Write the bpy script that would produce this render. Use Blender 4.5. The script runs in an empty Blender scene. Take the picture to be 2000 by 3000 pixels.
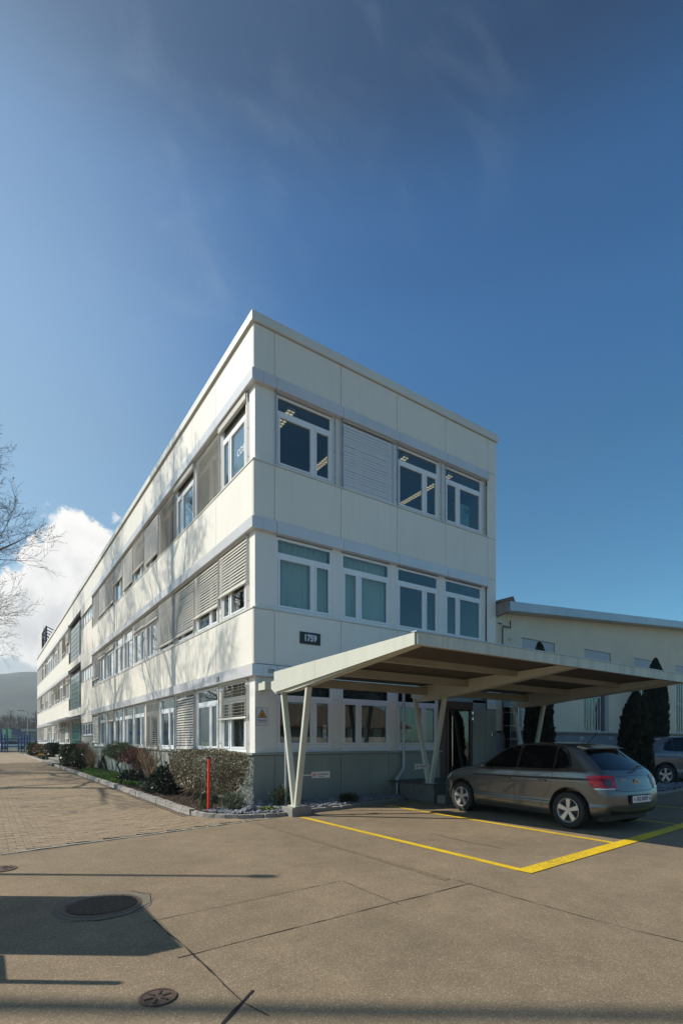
import bpy, bmesh, math, random
from mathutils import Vector, Matrix, noise
from mathutils.bvhtree import BVHTree
R = math.radians
rnd = random.Random(7)
SC = bpy.context.scene
COL = SC.collection

# ------------------------------------------------------------------ camera, sky, sun, exposure
# World axes: +X runs along the short (shaded) facade, +Y along the long (sunlit) facade.
cam_d = bpy.data.cameras.new('camera')
cam = bpy.data.objects.new('camera', cam_d); COL.objects.link(cam)
cam.location = (-4.867, -10.49, 1.48)
cam.rotation_euler = (R(90), 0, -math.atan2(.5672, .8237))
cam_d.sensor_fit = 'HORIZONTAL'; cam_d.sensor_width = 36.0
cam_d.lens = 1515 / 2000 * 36.0
cam_d.shift_y = 671.5 / 2000
cam_d.clip_start = 0.1; cam_d.clip_end = 6000
SC.camera = cam

SUN_DIR = Vector((-1.05, .77, 1.0)).normalized()          # towards the sun
SUN_EL = math.asin(SUN_DIR.z); SUN_AZ = math.atan2(SUN_DIR.x, SUN_DIR.y)
sd = bpy.data.lights.new('sun', 'SUN'); sd.energy = 3.55; sd.angle = R(.53); sd.color = (1.0, .94, .83)
so = bpy.data.objects.new('sun', sd); COL.objects.link(so)
so.rotation_euler = SUN_DIR.to_track_quat('Z', 'Y').to_euler()
SC.view_settings.view_transform = 'Standard'
try: SC.view_settings.look = 'None'
except Exception: pass
SC.view_settings.exposure = 0.60
SC.view_settings.gamma = 1.0
SC.view_settings.use_curve_mapping = False

def pdir(px, py):
    dx = (px - 1000) / 1515; dz = (2171.5 - py) / 1515
    return Vector((dx*.8236 + .5672, dx*-.567 + .8237, dz)).normalized()

def make_world():
    w = bpy.data.worlds.new('World'); SC.world = w; w.use_nodes = True
    nt = w.node_tree; N = nt.nodes; L = nt.links
    for n in list(N): N.remove(n)
    def nd(t, **k):
        n = N.new(t)
        for a, b in k.items(): setattr(n, a, b)
        return n
    def math_(op, a, b=None, clamp=False):
        n = nd('ShaderNodeMath', operation=op); n.use_clamp = clamp
        for i, v in enumerate((a, b)):
            if v is None: continue
            if isinstance(v, (int, float)): n.inputs[i].default_value = v
            else: L.new(v, n.inputs[i])
        return n.outputs[0]
    def sstep(v, lo, hi):
        n = nd('ShaderNodeMapRange', interpolation_type='SMOOTHSTEP')
        L.new(v, n.inputs[0]); n.inputs[1].default_value = lo; n.inputs[2].default_value = hi
        return n.outputs[0]
    sky = nd('ShaderNodeTexSky', sky_type='NISHITA'); sky.sun_disc = False
    sky.sun_elevation = SUN_EL; sky.sun_rotation = SUN_AZ % (2*math.pi)
    sky.altitude = 400; sky.air_density = 1.0; sky.dust_density = .6; sky.ozone_density = 2.6
    tc = nd('ShaderNodeTexCoord')
    nrm = nd('ShaderNodeVectorMath', operation='NORMALIZE'); L.new(tc.outputs['Generated'], nrm.inputs[0])
    D = nrm.outputs[0]
    sep = nd('ShaderNodeSeparateXYZ'); L.new(D, sep.inputs[0])
    def noi(scale, detail, rough=.55, vec=None, dist=0.):
        n = nd('ShaderNodeTexNoise'); n.inputs['Scale'].default_value = scale
        n.inputs['Detail'].default_value = detail; n.inputs['Roughness'].default_value = rough
        n.inputs['Distortion'].default_value = dist
        L.new(vec or D, n.inputs['Vector']); return n.outputs[0]
    # deepen the blue
    gam = nd('ShaderNodeGamma'); L.new(sky.outputs[0], gam.inputs[0]); gam.inputs[1].default_value = 1.22
    tint = nd('ShaderNodeMix', data_type='RGBA', blend_type='MULTIPLY'); tint.inputs[0].default_value = 1
    hs = nd('ShaderNodeHueSaturation'); hs.inputs['Saturation'].default_value = 1.12; L.new(gam.outputs[0], hs.inputs['Color']); L.new(hs.outputs[0], tint.inputs[6]); tint.inputs[7].default_value = (.46, .81, .88, 1)
    er = nd('ShaderNodeValToRGB'); L.new(sep.outputs['Z'], er.inputs[0]); ee = er.color_ramp.elements; er.color_ramp.interpolation = 'EASE'
    ee[0].position = 0; ee[0].color = (.96, .90, .78, 1); ee[1].position = 1; ee[1].color = (.22, .24, .28, 1)
    for p_, c_ in ((.28, (1.0, .92, .76, 1)), (.45, (.98, .95, .80, 1)), (.60, (.90, .98, .92, 1)), (.70, (.72, .85, .84, 1)), (.80, (.33, .40, .42, 1))):
        x_ = ee.new(p_); x_.color = c_
    em_ = nd('ShaderNodeMix', data_type='RGBA', blend_type='MULTIPLY'); em_.inputs[0].default_value = 1; L.new(tint.outputs[2], em_.inputs[6]); L.new(er.outputs[0], em_.inputs[7])
    ev_ = nd('ShaderNodeVectorMath', operation='SCALE'); L.new(em_.outputs[2], ev_.inputs[0]); ev_.inputs['Scale'].default_value = 1.62
    base = ev_.outputs[0]
    # cumulus: union of soft blobs in direction space, edge broken by noise
    blobs = [(112,1650,62),(155,1600,78),(205,1570,80),(262,1585,75),(300,1580,60),(150,1690,120),(240,1680,120),
             (60,1760,110),(180,1800,130),(100,1860,120),(260,1760,120),(0,1760,80),(-80,1780,120),(-170,1850,150),
             (-330,1850,170),(-700,1800,260),(-1500,1700,500),(340,1650,80)]
    n1 = noi(26, 9, .58); n2 = noi(7, 5, .5)
    jit = math_('ADD', math_('MULTIPLY', math_('SUBTRACT', n1, .5), .10), math_('MULTIPLY', math_('SUBTRACT', n2, .5), .05))
    field = None; lit = None
    for (px, py, r) in blobs:
        c = pdir(px, py); c2 = pdir(px + r, py); rr = (c - c2).length
        vs = nd('ShaderNodeVectorMath', operation='DISTANCE'); L.new(D, vs.inputs[0]); vs.inputs[1].default_value = c
        f = math_('SUBTRACT', rr, vs.outputs['Value'])
        field = f if field is None else math_('SMOOTH_MAX', field, f)
        if field is not f: field.node.inputs[2].default_value = .015
    ff = math_('ADD', field, jit)
    mask = sstep(ff, -.003, .012)
    # cloud shading: bright rims, greyer inside and lower, streaky
    inner = sstep(ff, .008, .06)
    n3 = noi(9, 7, .6); sh = sstep(n3, .42, .60)
    low = sstep(sep.outputs['Z'], .33, .05)
    dark = math_('MULTIPLY', inner, math_('ADD', math_('MULTIPLY', sh, .45), math_('MULTIPLY', low, .55)), True)
    ccol = nd('ShaderNodeMix', data_type='RGBA'); L.new(dark, ccol.inputs[0])
    ccol.inputs[6].default_value = (13.2, 12.9, 12.4, 1); ccol.inputs[7].default_value = (7.6, 7.7, 7.9, 1)
    # low bank of haze on the left of the picture side (towards +Y/-X)
    dt = nd('ShaderNodeVectorMath', operation='DOT_PRODUCT'); L.new(D, dt.inputs[0]); hz = pdir(-500, 2171); dt.inputs[1].default_value = hz
    side = sstep(dt.outputs['Value'], .55, .93)
    lowh = math_('MULTIPLY', sstep(math_('ADD', sep.outputs['Z'], math_('MULTIPLY', math_('SUBTRACT', n2, .5), .12)), .26, .10), side)
    hcol = nd('ShaderNodeMix', data_type='RGBA'); L.new(lowh, hcol.inputs[0]); L.new(base, hcol.inputs[6]); hcol.inputs[7].default_value = (8.2, 8.1, 7.8, 1)
    # sun-side veil brightening of the left sky and thin cirrus
    map_ = nd('ShaderNodeMapping'); map_.inputs['Scale'].default_value = (2.2, 5.5, 1.6); map_.inputs['Rotation'].default_value = (R(20), R(-25), R(35)); L.new(D, map_.inputs[0])
    ci = sstep(noi(3.4, 9, .62, map_.outputs[0], .6), .44, .72)
    wm = None
    for (px, py, lo, k_) in ((560, 520, .975, .075), (1250, 280, .988, .05)):
        dd_ = nd('ShaderNodeVectorMath', operation='DOT_PRODUCT'); L.new(D, dd_.inputs[0]); dd_.inputs[1].default_value = pdir(px, py)
        q_ = math_('MULTIPLY', sstep(dd_.outputs['Value'], lo, .998), k_); wm = q_ if wm is None else math_('ADD', wm, q_)
    cm = math_('MULTIPLY', ci, math_('ADD', wm, .002))
    sdv = nd('ShaderNodeVectorMath', operation='DOT_PRODUCT'); L.new(D, sdv.inputs[0]); sdv.inputs[1].default_value = SUN_DIR
    veil = math_('MULTIPLY', sstep(sdv.outputs['Value'], .30, 1.0), .13)
    ld_ = nd('ShaderNodeVectorMath', operation='DOT_PRODUCT'); L.new(D, ld_.inputs[0]); ld_.inputs[1].default_value = pdir(-700, 1450)
    vv = math_('ADD', math_('ADD', cm, veil, True), math_('MULTIPLY', sstep(ld_.outputs['Value'], .70, 1.0), .36), True)
    vcol = nd('ShaderNodeMix', data_type='RGBA'); L.new(vv, vcol.inputs[0]); L.new(hcol.outputs[2], vcol.inputs[6]); vcol.inputs[7].default_value = (6.2, 8.0, 9.2, 1)
    fin = nd('ShaderNodeMix', data_type='RGBA'); L.new(mask, fin.inputs[0]); L.new(vcol.outputs[2], fin.inputs[6]); L.new(ccol.outputs[2], fin.inputs[7])
    bg = nd('ShaderNodeBackground'); bg.inputs[1].default_value = SKY_STR
    out = nd('ShaderNodeOutputWorld'); L.new(fin.outputs[2], bg.inputs[0]); L.new(bg.outputs[0], out.inputs[0])
SKY_STR = .054
make_world()

# ------------------------------------------------------------------ helpers
class MB:
    def __init__(s, T=None): s.v = []; s.f = []; s.T = T
    def add(s, vs, fs):
        b = len(s.v)
        s.v += [tuple(s.T(*p)) if s.T else tuple(p) for p in vs]
        s.f += [tuple(i + b for i in f) for f in fs]; return s
    def box(s, x0, x1, y0, y1, z0, z1):
        return s.add([(x0,y0,z0),(x1,y0,z0),(x1,y1,z0),(x0,y1,z0),(x0,y0,z1),(x1,y0,z1),(x1,y1,z1),(x0,y1,z1)],
                     [(0,3,2,1),(4,5,6,7),(0,1,5,4),(1,2,6,5),(2,3,7,6),(3,0,4,7)])
    def bar(s, p, q, w, h=None, up=(0,0,1)):
        p = Vector(p); q = Vector(q); h = h or w; d = (q-p).normalized(); u = Vector(up)
        if abs(d.dot(u)) > .98: u = Vector((0,1,0))
        a = d.cross(u).normalized(); b = a.cross(d)
        vs = [c + a*sx*w/2 + b*sy*h/2 for c in (p, q) for sx, sy in ((-1,-1),(1,-1),(1,1),(-1,1))]
        return s.add(vs, [(0,1,2,3),(7,6,5,4),(0,4,5,1),(1,5,6,2),(2,6,7,3),(3,7,4,0)])
    def tube(s, pts, r, n=8, cap=True):
        pts = [Vector(p) for p in pts]; rs = r if isinstance(r, (list, tuple)) else [r]*len(pts)
        vs = []; fs = []; ref = None
        for i, p in enumerate(pts):
            d = ((pts[min(i+1, len(pts)-1)] - pts[max(i-1, 0)])).normalized()
            if ref is None or abs(ref.dot(d)) > .99:
                ref = Vector((1,0,0)) if abs(d.x) < .8 else Vector((0,1,0))
            a = d.cross(ref).normalized(); b = a.cross(d).normalized(); ref = b
            for k in range(n):
                t = 2*math.pi*k/n; vs.append(p + (a*math.cos(t) + b*math.sin(t))*rs[i])
        for i in range(len(pts)-1):
            for k in range(n):
                fs.append((i*n+k, i*n+(k+1) % n, (i+1)*n+(k+1) % n, (i+1)*n+k))
        if cap: fs.append(tuple(range(n))[::-1]); fs.append(tuple((len(pts)-1)*n+k for k in range(n)))
        return s.add(vs, fs)
    def prism(s, poly, f):                      # poly 2-D, f(p, side) -> 3-D with side 0/1
        n = len(poly)
        vs = [f(p, 0) for p in poly] + [f(p, 1) for p in poly]
        fs = [tuple(range(n))[::-1], tuple(range(n, 2*n))] + [(i, (i+1) % n, n+(i+1) % n, n+i) for i in range(n)]
        return s.add(vs, fs)
    def lathe(s, prof, n=32, axis='x', c=(0,0,0)):
        vs = []; fs = []
        for (r, h) in prof:
            for k in range(n):
                t = 2*math.pi*k/n; a, b = r*math.cos(t), r*math.sin(t)
                vs.append({'x': (c[0]+h, c[1]+a, c[2]+b), 'y': (c[0]+a, c[1]+h, c[2]+b), 'z': (c[0]+a, c[1]+b, c[2]+h)}[axis])
        for i in range(len(prof)-1):
            for k in range(n): fs.append((i*n+k, i*n+(k+1) % n, (i+1)*n+(k+1) % n, (i+1)*n+k))
        return s.add(vs, fs)
    def mesh(s, name, recalc=True, smooth=False, ang=35):
        me = bpy.data.meshes.new(name); me.from_pydata(s.v, [], s.f)
        if recalc:
            bm = bmesh.new(); bm.from_mesh(me); bmesh.ops.recalc_face_normals(bm, faces=bm.faces); bm.to_mesh(me); bm.free()
        if smooth:
            me.polygons.foreach_set('use_smooth', [True]*len(me.polygons))
            me.set_sharp_from_angle(angle=R(ang))
        me.update(); return me

def link(name, data, mat=None, parent=None, loc=(0,0,0), rot=(0,0,0)):
    o = bpy.data.objects.new(name, data); COL.objects.link(o)
    if mat is not None and data is not None and not data.materials: data.materials.append(mat)
    o.location = loc; o.rotation_euler = rot
    if parent is not None: o.parent = parent
    return o
def part(name, mb, mat, parent=None, loc=(0,0,0), rot=(0,0,0), smooth=False, bevel=0, recalc=True, label=None):
    me = mb.mesh(name, recalc, smooth)
    if bevel:
        bm = bmesh.new(); bm.from_mesh(me)
        bmesh.ops.bevel(bm, geom=bm.edges[:], offset=bevel, segments=1, affect='EDGES', profile=.5, clamp_overlap=True)
        bm.to_mesh(me); bm.free()
    o = link(name, me, mat, parent, loc, rot)
    if label: o['label'] = label
    return o
def tag(o, label, cat, group=None, kind=None):
    o['label'] = label; o['category'] = cat
    if group: o['group'] = group
    if kind: o['kind'] = kind
    return o
def thing(name, label, cat, loc=(0,0,0), rz=0, group=None):
    o = bpy.data.objects.new(name, None); COL.objects.link(o); o.empty_display_size = .2
    o.location = loc; o.rotation_euler = (0,0,rz); return tag(o, label, cat, group)
def kind(o, k): o['kind'] = k; return o
def kids(o): return [c for c in bpy.data.objects if c.parent == o]
def copy_tree(o, parent=None):
    c = o.copy(); COL.objects.link(c); c.parent = parent
    for ch in kids(o): copy_tree(ch, c)
    return c
def text_mesh(txt, size, bold=0., depth=.002):
    cu = bpy.data.curves.new('lettering', 'FONT'); cu.body = txt; cu.size = size; cu.extrude = depth/2; cu.offset = bold
    cu.align_x = 'CENTER'; cu.align_y = 'CENTER'; cu.resolution_u = 3
    t = bpy.data.objects.new('lettering', cu); COL.objects.link(t)
    dg = bpy.context.evaluated_depsgraph_get(); me = bpy.data.meshes.new_from_object(t.evaluated_get(dg))
    bpy.data.objects.remove(t); bpy.data.curves.remove(cu); return me
FRONT = (R(90), 0, 0)                     # text readable from -Y
def lettering(txt, size, mat, parent, loc, rot=FRONT, bold=0., sx=1., name='lettering'):
    me = text_mesh(txt, size, bold); o = link(name, me, mat, parent, loc, rot); o.scale = (sx,1,1); return o

# ------------------------------------------------------------------ materials
def M(name, col, rough=.5, metal=0., var=0., vs=3., bump=0., bs=60., spec=.5, coat=0., streak=0., vcol=None, coords='Object', detail=4, rim=None):
    m = bpy.data.materials.new(name); m.use_nodes = True
    nt = m.node_tree; N = nt.nodes; L = nt.links; b = N['Principled BSDF']
    b.inputs['Base Color'].default_value = (*col, 1); b.inputs['Roughness'].default_value = rough
    b.inputs['Metallic'].default_value = metal; b.inputs['Specular IOR Level'].default_value = spec
    b.inputs['Coat Weight'].default_value = coat; b.inputs['Coat Roughness'].default_value = .04
    tc = N.new('ShaderNodeTexCoord')
    if var or streak:
        n = N.new('ShaderNodeTexNoise'); n.inputs['Scale'].default_value = vs; n.inputs['Detail'].default_value = detail
        L.new(tc.outputs[coords], n.inputs[0])
        mr = N.new('ShaderNodeMapRange'); L.new(n.outputs[0], mr.inputs[0]); mr.inputs[1].default_value = .3; mr.inputs[2].default_value = .7
        mx = N.new('ShaderNodeMix'); mx.data_type = 'RGBA'; L.new(mr.outputs[0], mx.inputs[0])
        c2 = vcol or tuple(c*(1+var) for c in col); c1 = tuple(c*(1-var) for c in col) if not vcol else col
        mx.inputs[6].default_value = (*c1, 1); mx.inputs[7].default_value = (*c2, 1)
        last = mx.outputs[2]
        if streak:
            mp = N.new('ShaderNodeMapping'); mp.inputs['Scale'].default_value = (1.9, 1.9, .22); L.new(tc.outputs[coords], mp.inputs[0])
            n2 = N.new('ShaderNodeTexNoise'); n2.inputs['Scale'].default_value = 3; n2.inputs['Detail'].default_value = 7; n2.inputs['Roughness'].default_value = .65
            L.new(mp.outputs[0], n2.inputs[0])
            r2 = N.new('ShaderNodeMapRange'); L.new(n2.outputs[0], r2.inputs[0]); r2.inputs[1].default_value = .45; r2.inputs[2].default_value = .75; r2.inputs[4].default_value = streak
            mx2 = N.new('ShaderNodeMix'); mx2.data_type = 'RGBA'; L.new(r2.outputs[0], mx2.inputs[0]); L.new(last, mx2.inputs[6])
            mx2.inputs[7].default_value = (*(c*.55 for c in col), 1); last = mx2.outputs[2]
        L.new(last, b.inputs['Base Color'])
    if bump:
        n = N.new('ShaderNodeTexNoise'); n.inputs['Scale'].default_value = bs; n.inputs['Detail'].default_value = 3; L.new(tc.outputs[coords], n.inputs[0])
        bp = N.new('ShaderNodeBump'); bp.inputs['Strength'].default_value = bump; bp.inputs['Distance'].default_value = .02; L.new(n.outputs[0], bp.inputs['Height']); L.new(bp.outputs[0], b.inputs['Normal'])
    return m
def glass(name, tint, boost=1.0, base=.02, rough=0.0):
    m = bpy.data.materials.new(name); m.use_nodes = True; nt = m.node_tree; N = nt.nodes; L = nt.links
    for n in list(N): N.remove(n)
    tr = N.new('ShaderNodeBsdfTransparent'); tr.inputs[0].default_value = (*tint, 1)
    gl = N.new('ShaderNodeBsdfGlossy'); gl.inputs['Roughness'].default_value = rough; gl.inputs[0].default_value = (.95, 1, .98, 1)
    fr = N.new('ShaderNodeFresnel'); fr.inputs[0].default_value = 1.5
    ma = N.new('ShaderNodeMath'); ma.operation = 'MULTIPLY_ADD'; ma.use_clamp = True; L.new(fr.outputs[0], ma.inputs[0]); ma.inputs[1].default_value = boost; ma.inputs[2].default_value = base
    ge = N.new('ShaderNodeNewGeometry'); inv = N.new('ShaderNodeMath'); inv.operation = 'SUBTRACT'; inv.inputs[0].default_value = 1; L.new(ge.outputs['Backfacing'], inv.inputs[1])
    mb_ = N.new('ShaderNodeMath'); mb_.operation = 'MULTIPLY'; L.new(ma.outputs[0], mb_.inputs[0]); L.new(inv.outputs[0], mb_.inputs[1])
    mx = N.new('ShaderNodeMixShader'); L.new(mb_.outputs[0], mx.inputs[0]); L.new(tr.outputs[0], mx.inputs[1]); L.new(gl.outputs[0], mx.inputs[2])
    # slightly wavy panes
    tc = N.new('ShaderNodeTexCoord'); n = N.new('ShaderNodeTexNoise'); n.inputs['Scale'].default_value = 1.3; L.new(tc.outputs['Object'], n.inputs[0])
    bp = N.new('ShaderNodeBump'); bp.inputs['Strength'].default_value = .05; bp.inputs['Distance'].default_value = .02; L.new(n.outputs[0], bp.inputs['Height']); L.new(bp.outputs[0], gl.inputs['Normal'])
    o = N.new('ShaderNodeOutputMaterial'); L.new(mx.outputs[0], o.inputs[0]); return m
def emit(name, col, s):
    m = bpy.data.materials.new(name); m.use_nodes = True; b = m.node_tree.nodes['Principled BSDF']
    b.inputs['Base Color'].default_value = (*col, 1); b.inputs['Emission Color'].default_value = (*col, 1); b.inputs['Emission Strength'].default_value = s; return m

mPanel = M('panel', (.79, .75, .66), .42, var=.025, vs=.7, streak=.15, bump=.02, bs=3)
mPanelFar = mPanel
mBeam = M('beam', (.64, .64, .64), .28, var=.05, vs=1.2, streak=.10, metal=.15)
mCap = M('cap', (.68, .67, .60), .4, var=.05, vs=.6, streak=.12)
mFrame = M('frame', (.80, .81, .82), .35, var=.02, vs=2)
mPier = M('pier', (.77, .745, .69), .45, var=.02, vs=1, streak=.05)
mGap = M('gap', (.035, .035, .035), .9)
mPlinth = M('plinth', (.30, .325, .285), .45, var=.06, vs=.9, streak=.25, bump=.03, bs=4)
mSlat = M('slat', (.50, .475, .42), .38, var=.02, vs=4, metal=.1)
mSlatR = M('slat_lightened_for_shade', (.68, .68, .69), .38, var=.02, vs=4)  # same slats as on the sunny facade, colour lightened for the shaded one
mRailB = M('blind_rail', (.68, .66, .58), .4, var=.06, vs=5)
mMetal = M('steel', (.45, .45, .45), .35, metal=.7, var=.05, vs=6)
mDark = M('dark', (.02, .02, .02), .5)
mInt = M('interior', (.34, .33, .31), .8, var=.05, vs=1)
mIntDark = M('interior_dark', (.10, .10, .105), .8, var=.1, vs=.5)
mCeil = M('ceiling', (.45, .45, .43), .8, var=.03)
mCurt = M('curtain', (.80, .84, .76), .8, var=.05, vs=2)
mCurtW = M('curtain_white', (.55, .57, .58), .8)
mGlass = glass('glass', (.72, .78, .77), 1.5, .04)
mGlassL = glass('glass_sun', (.50, .58, .58), 2.2, .14)
mGreen = M('green_glass', (.065, .19, .145), .12, var=.35, vs=1.4, spec=.8)
mGreen2 = M('green_mortar', (.17, .27, .22), .4)
mCan = M('canopy_paint', (.56, .56, .47), .42, var=.04, vs=.8, streak=.22)
mCanF = M('canopy_fascia_stained', (.54, .56, .48), .45, var=.06, vs=1.5, streak=.75)
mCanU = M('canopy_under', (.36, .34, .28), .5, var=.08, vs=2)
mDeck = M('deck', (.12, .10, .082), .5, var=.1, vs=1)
mConc = M('concrete', (.27, .255, .225), .85, var=.18, vs=5, bump=.4, bs=60)
mConcD = M('concrete_dark', (.15, .145, .13), .85, var=.2, vs=4, bump=.3, bs=60)
mGran = M('granite', (.33, .30, .27), .8, var=.22, vs=25, bump=.5, bs=70)
mRed = M('red_post', (.80, .045, .018), .4, var=.04, vs=5)
mBlack = M('black', (.012, .012, .014), .4)
mWhite = M('white', (.78, .78, .78), .45)
mYel = M('yellow_paint', (.86, .56, .012), .6, var=.08, vs=6, bump=.25, bs=180)
mYel_n = mYel.node_tree; _b = mYel_n.nodes['Principled BSDF']; _l = _b.inputs['Base Color'].links[0].from_socket
_t = mYel_n.nodes.new('ShaderNodeTexCoord'); _n = mYel_n.nodes.new('ShaderNodeTexNoise'); _n.inputs['Scale'].default_value = 45; _n.inputs['Detail'].default_value = 6; _n.inputs['Roughness'].default_value = .7; mYel_n.links.new(_t.outputs['Object'], _n.inputs[0])
_n2 = mYel_n.nodes.new('ShaderNodeTexNoise'); _n2.inputs['Scale'].default_value = 1.1; _n2.inputs['Detail'].default_value = 3; mYel_n.links.new(_t.outputs['Object'], _n2.inputs[0])
_s = mYel_n.nodes.new('ShaderNodeMath'); _s.operation = 'MULTIPLY_ADD'; mYel_n.links.new(_n2.outputs[0], _s.inputs[0]); _s.inputs[1].default_value = .35; mYel_n.links.new(_n.outputs[0], _s.inputs[2])
_r = mYel_n.nodes.new('ShaderNodeMapRange'); mYel_n.links.new(_s.outputs[0], _r.inputs[0]); _r.inputs[1].default_value = .69; _r.inputs[2].default_value = .82; _r.inputs[4].default_value = .8
_m = mYel_n.nodes.new('ShaderNodeMix'); _m.data_type = 'RGBA'; mYel_n.links.new(_r.outputs[0], _m.inputs[0]); mYel_n.links.new(_l, _m.inputs[6]); _m.inputs[7].default_value = (.17, .135, .07, 1); mYel_n.links.new(_m.outputs[2], _b.inputs['Base Color'])
mPlaster = M('plaster', (.68, .63, .50), .85, var=.05, vs=1.2, bump=.35, bs=45)
mPlinthH = M('hall_plinth', (.25, .26, .28), .8, var=.06, vs=2)
mZinc = M('zinc', (.42, .44, .47), .35, metal=.35, var=.07, vs=1, streak=.12)
mTile = M('roof_tile', (.20, .12, .08), .8, var=.3, vs=8, bump=.4, bs=20)
mSill = M('stone_sill', (.26, .22, .19), .8, var=.2, vs=6)
mBark = M('bark', (.11, .090, .068), .9, var=.3, vs=6, bump=.5, bs=20)
mTwig = M('twig', (.030, .021, .015), .85, var=.2, vs=8)
mBud = M('dry_leaf', (.055, .024, .012), .8, var=.3, vs=20)
mMulch = M('mulch', (.085, .052, .036), .9, var=.5, vs=30, bump=.5, bs=40)
mSoil = M('soil', (.075, .05, .036), .95, var=.35, vs=14, bump=.8, bs=30)
mRock = M('slate', (.20, .21, .235), .6, var=.45, vs=7, bump=.4, bs=40)
mRockB = M('rock', (.15, .155, .175), .7, var=.45, vs=5, bump=.6, bs=25)
mLeafPale = M('leaf_variegated', (.21, .175, .10), .45, var=.35, vs=9)
mLeafDark = M('leaf_dark', (.030, .042, .018), .45, var=.4, vs=9)
mLeafGl = M('leaf_glossy', (.065, .085, .028), .28, var=.45, vs=9)
mLeafGrey = M('leaf_grey', (.13, .15, .085), .6, var=.25, vs=9)
mLeafYel = M('leaf_yellow', (.22, .25, .06), .6, var=.25, vs=9)
mThuja = M('thuja_leaf', (.020, .028, .014), .7, var=.4, vs=6)
mPine = M('pine_needle', (.09, .12, .04), .6, var=.3, vs=9)
mRedTw = M('red_twig', (.13, .045, .03), .7, var=.3, vs=9)
mTanTw = M('tan_twig', (.30, .20, .115), .7, var=.3, vs=9)
mGrass = M('grass', (.11, .20, .022), .5, var=.35, vs=3)
mFlower = M('yellow_flower', (.85, .50, .01), .5, var=.1, vs=9)
mTyre = M('tyre', (.018, .018, .018), .75, bump=.2, bs=90)
mRim = M('alloy', (.60, .58, .54), .3, metal=.6)
mRimD = M('brake', (.06, .06, .06), .5, metal=.5)
mPaint = M('car_paint', (.140, .134, .122), .30, metal=.6, coat=1., var=.04, vs=2)
mPaintS = M('car_paint_silver', (.17, .175, .18), .35, metal=.5, coat=1.)
mCarGl = M('car_glass', (.003, .0035, .005), .02, spec=.35)
mTail = M('tail_lamp', (.50, .006, .010), .25, coat=.2, var=.35, vs=14)
mTail2 = M('tail_lamp_dark', (.10, .004, .006), .1, coat=1.)
mLamp = M('clear_lamp', (.55, .55, .55), .1, metal=.5)
mChrome = M('chrome', (.75, .75, .75), .12, metal=1.)
mIron = M('cast_iron', (.13, .085, .06), .6, metal=.35, var=.3, vs=20, bump=.3, bs=80)
mBlue = M('blue_steel', (.012, .055, .19), .45, var=.15, vs=2)
mHedgeW = M('mist_tree', (.10, .075, .055), .9, var=.3, vs=.3)
mCopper = M('door_frame', (.10, .065, .05), .4, metal=.3)
mDoorGl = glass('door_glass', (.25, .28, .32), 1.6, .05)

def asphalt_mat():
    m = M('asphalt', (.12, .1, .08), .85); nt = m.node_tree; N = nt.nodes; L = nt.links; b = N['Principled BSDF']; tc = N.new('ShaderNodeTexCoord')
    def noi(s, d=2, r=.5):
        n = N.new('ShaderNodeTexNoise'); n.inputs['Scale'].default_value = s; n.inputs['Detail'].default_value = d; n.inputs['Roughness'].default_value = r
        L.new(tc.outputs['Object'], n.inputs[0]); return n.outputs[0]
    vo = N.new('ShaderNodeTexVoronoi'); vo.inputs['Scale'].default_value = 150; L.new(tc.outputs['Object'], vo.inputs[0])
    cr = N.new('ShaderNodeValToRGB'); sepc = N.new('ShaderNodeSeparateColor'); L.new(vo.outputs['Color'], sepc.inputs[0]); L.new(sepc.outputs[0], cr.inputs[0])
    e = cr.color_ramp.elements; e[0].position = .0; e[0].color = (.166, .118, .070, 1); e[1].position = 1; e[1].color = (.33, .265, .185, 1)
    for p, c in ((.35, (.160, .120, .076, 1)), (.75, (.198, .150, .096, 1)), (.93, (.245, .188, .122, 1))):
        x = e.new(p); x.color = c
    big = N.new('ShaderNodeMapRange'); L.new(noi(.55, 6, .6), big.inputs[0]); big.inputs[1].default_value = .25; big.inputs[2].default_value = .75; big.inputs[3].default_value = 1.04; big.inputs[4].default_value = 1.58
    mid = N.new('ShaderNodeMapRange'); L.new(noi(3.4, 5, .65), mid.inputs[0]); mid.inputs[1].default_value = .25; mid.inputs[2].default_value = .75; mid.inputs[3].default_value = .84; mid.inputs[4].default_value = 1.14
    # oil spots and old stains
    st = N.new('ShaderNodeMapRange'); L.new(noi(1.7, 3, .5), st.inputs[0]); st.inputs[1].default_value = .66; st.inputs[2].default_value = .76; st.inputs[3].default_value = 1; st.inputs[4].default_value = .72
    mu0 = N.new('ShaderNodeMath'); mu0.operation = 'MULTIPLY'; L.new(mid.outputs[0], mu0.inputs[0]); L.new(st.outputs[0], mu0.inputs[1])
    mu = N.new('ShaderNodeMath'); mu.operation = 'MULTIPLY'; L.new(big.outputs[0], mu.inputs[0]); L.new(mu0.outputs[0], mu.inputs[1])
    sc = N.new('ShaderNodeVectorMath'); sc.operation = 'SCALE'; L.new(cr.outputs[0], sc.inputs[0]); L.new(mu.outputs[0], sc.inputs['Scale'])
    L.new(sc.outputs[0], b.inputs['Base Color'])
    bp = N.new('ShaderNodeBump'); bp.inputs['Strength'].default_value = .40; bp.inputs['Distance'].default_value = .004
    L.new(vo.outputs['Distance'], bp.inputs['Height']); L.new(bp.outputs[0], b.inputs['Normal']); b.inputs['Specular IOR Level'].default_value = .35
    return m
mAsph = asphalt_mat()
mAsphD = M('asphalt_patch', (.19, .155, .115), .85, var=.3, vs=60, bump=.4, bs=90)
mCrack = M('crack', (.012, .011, .010), .9)
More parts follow.
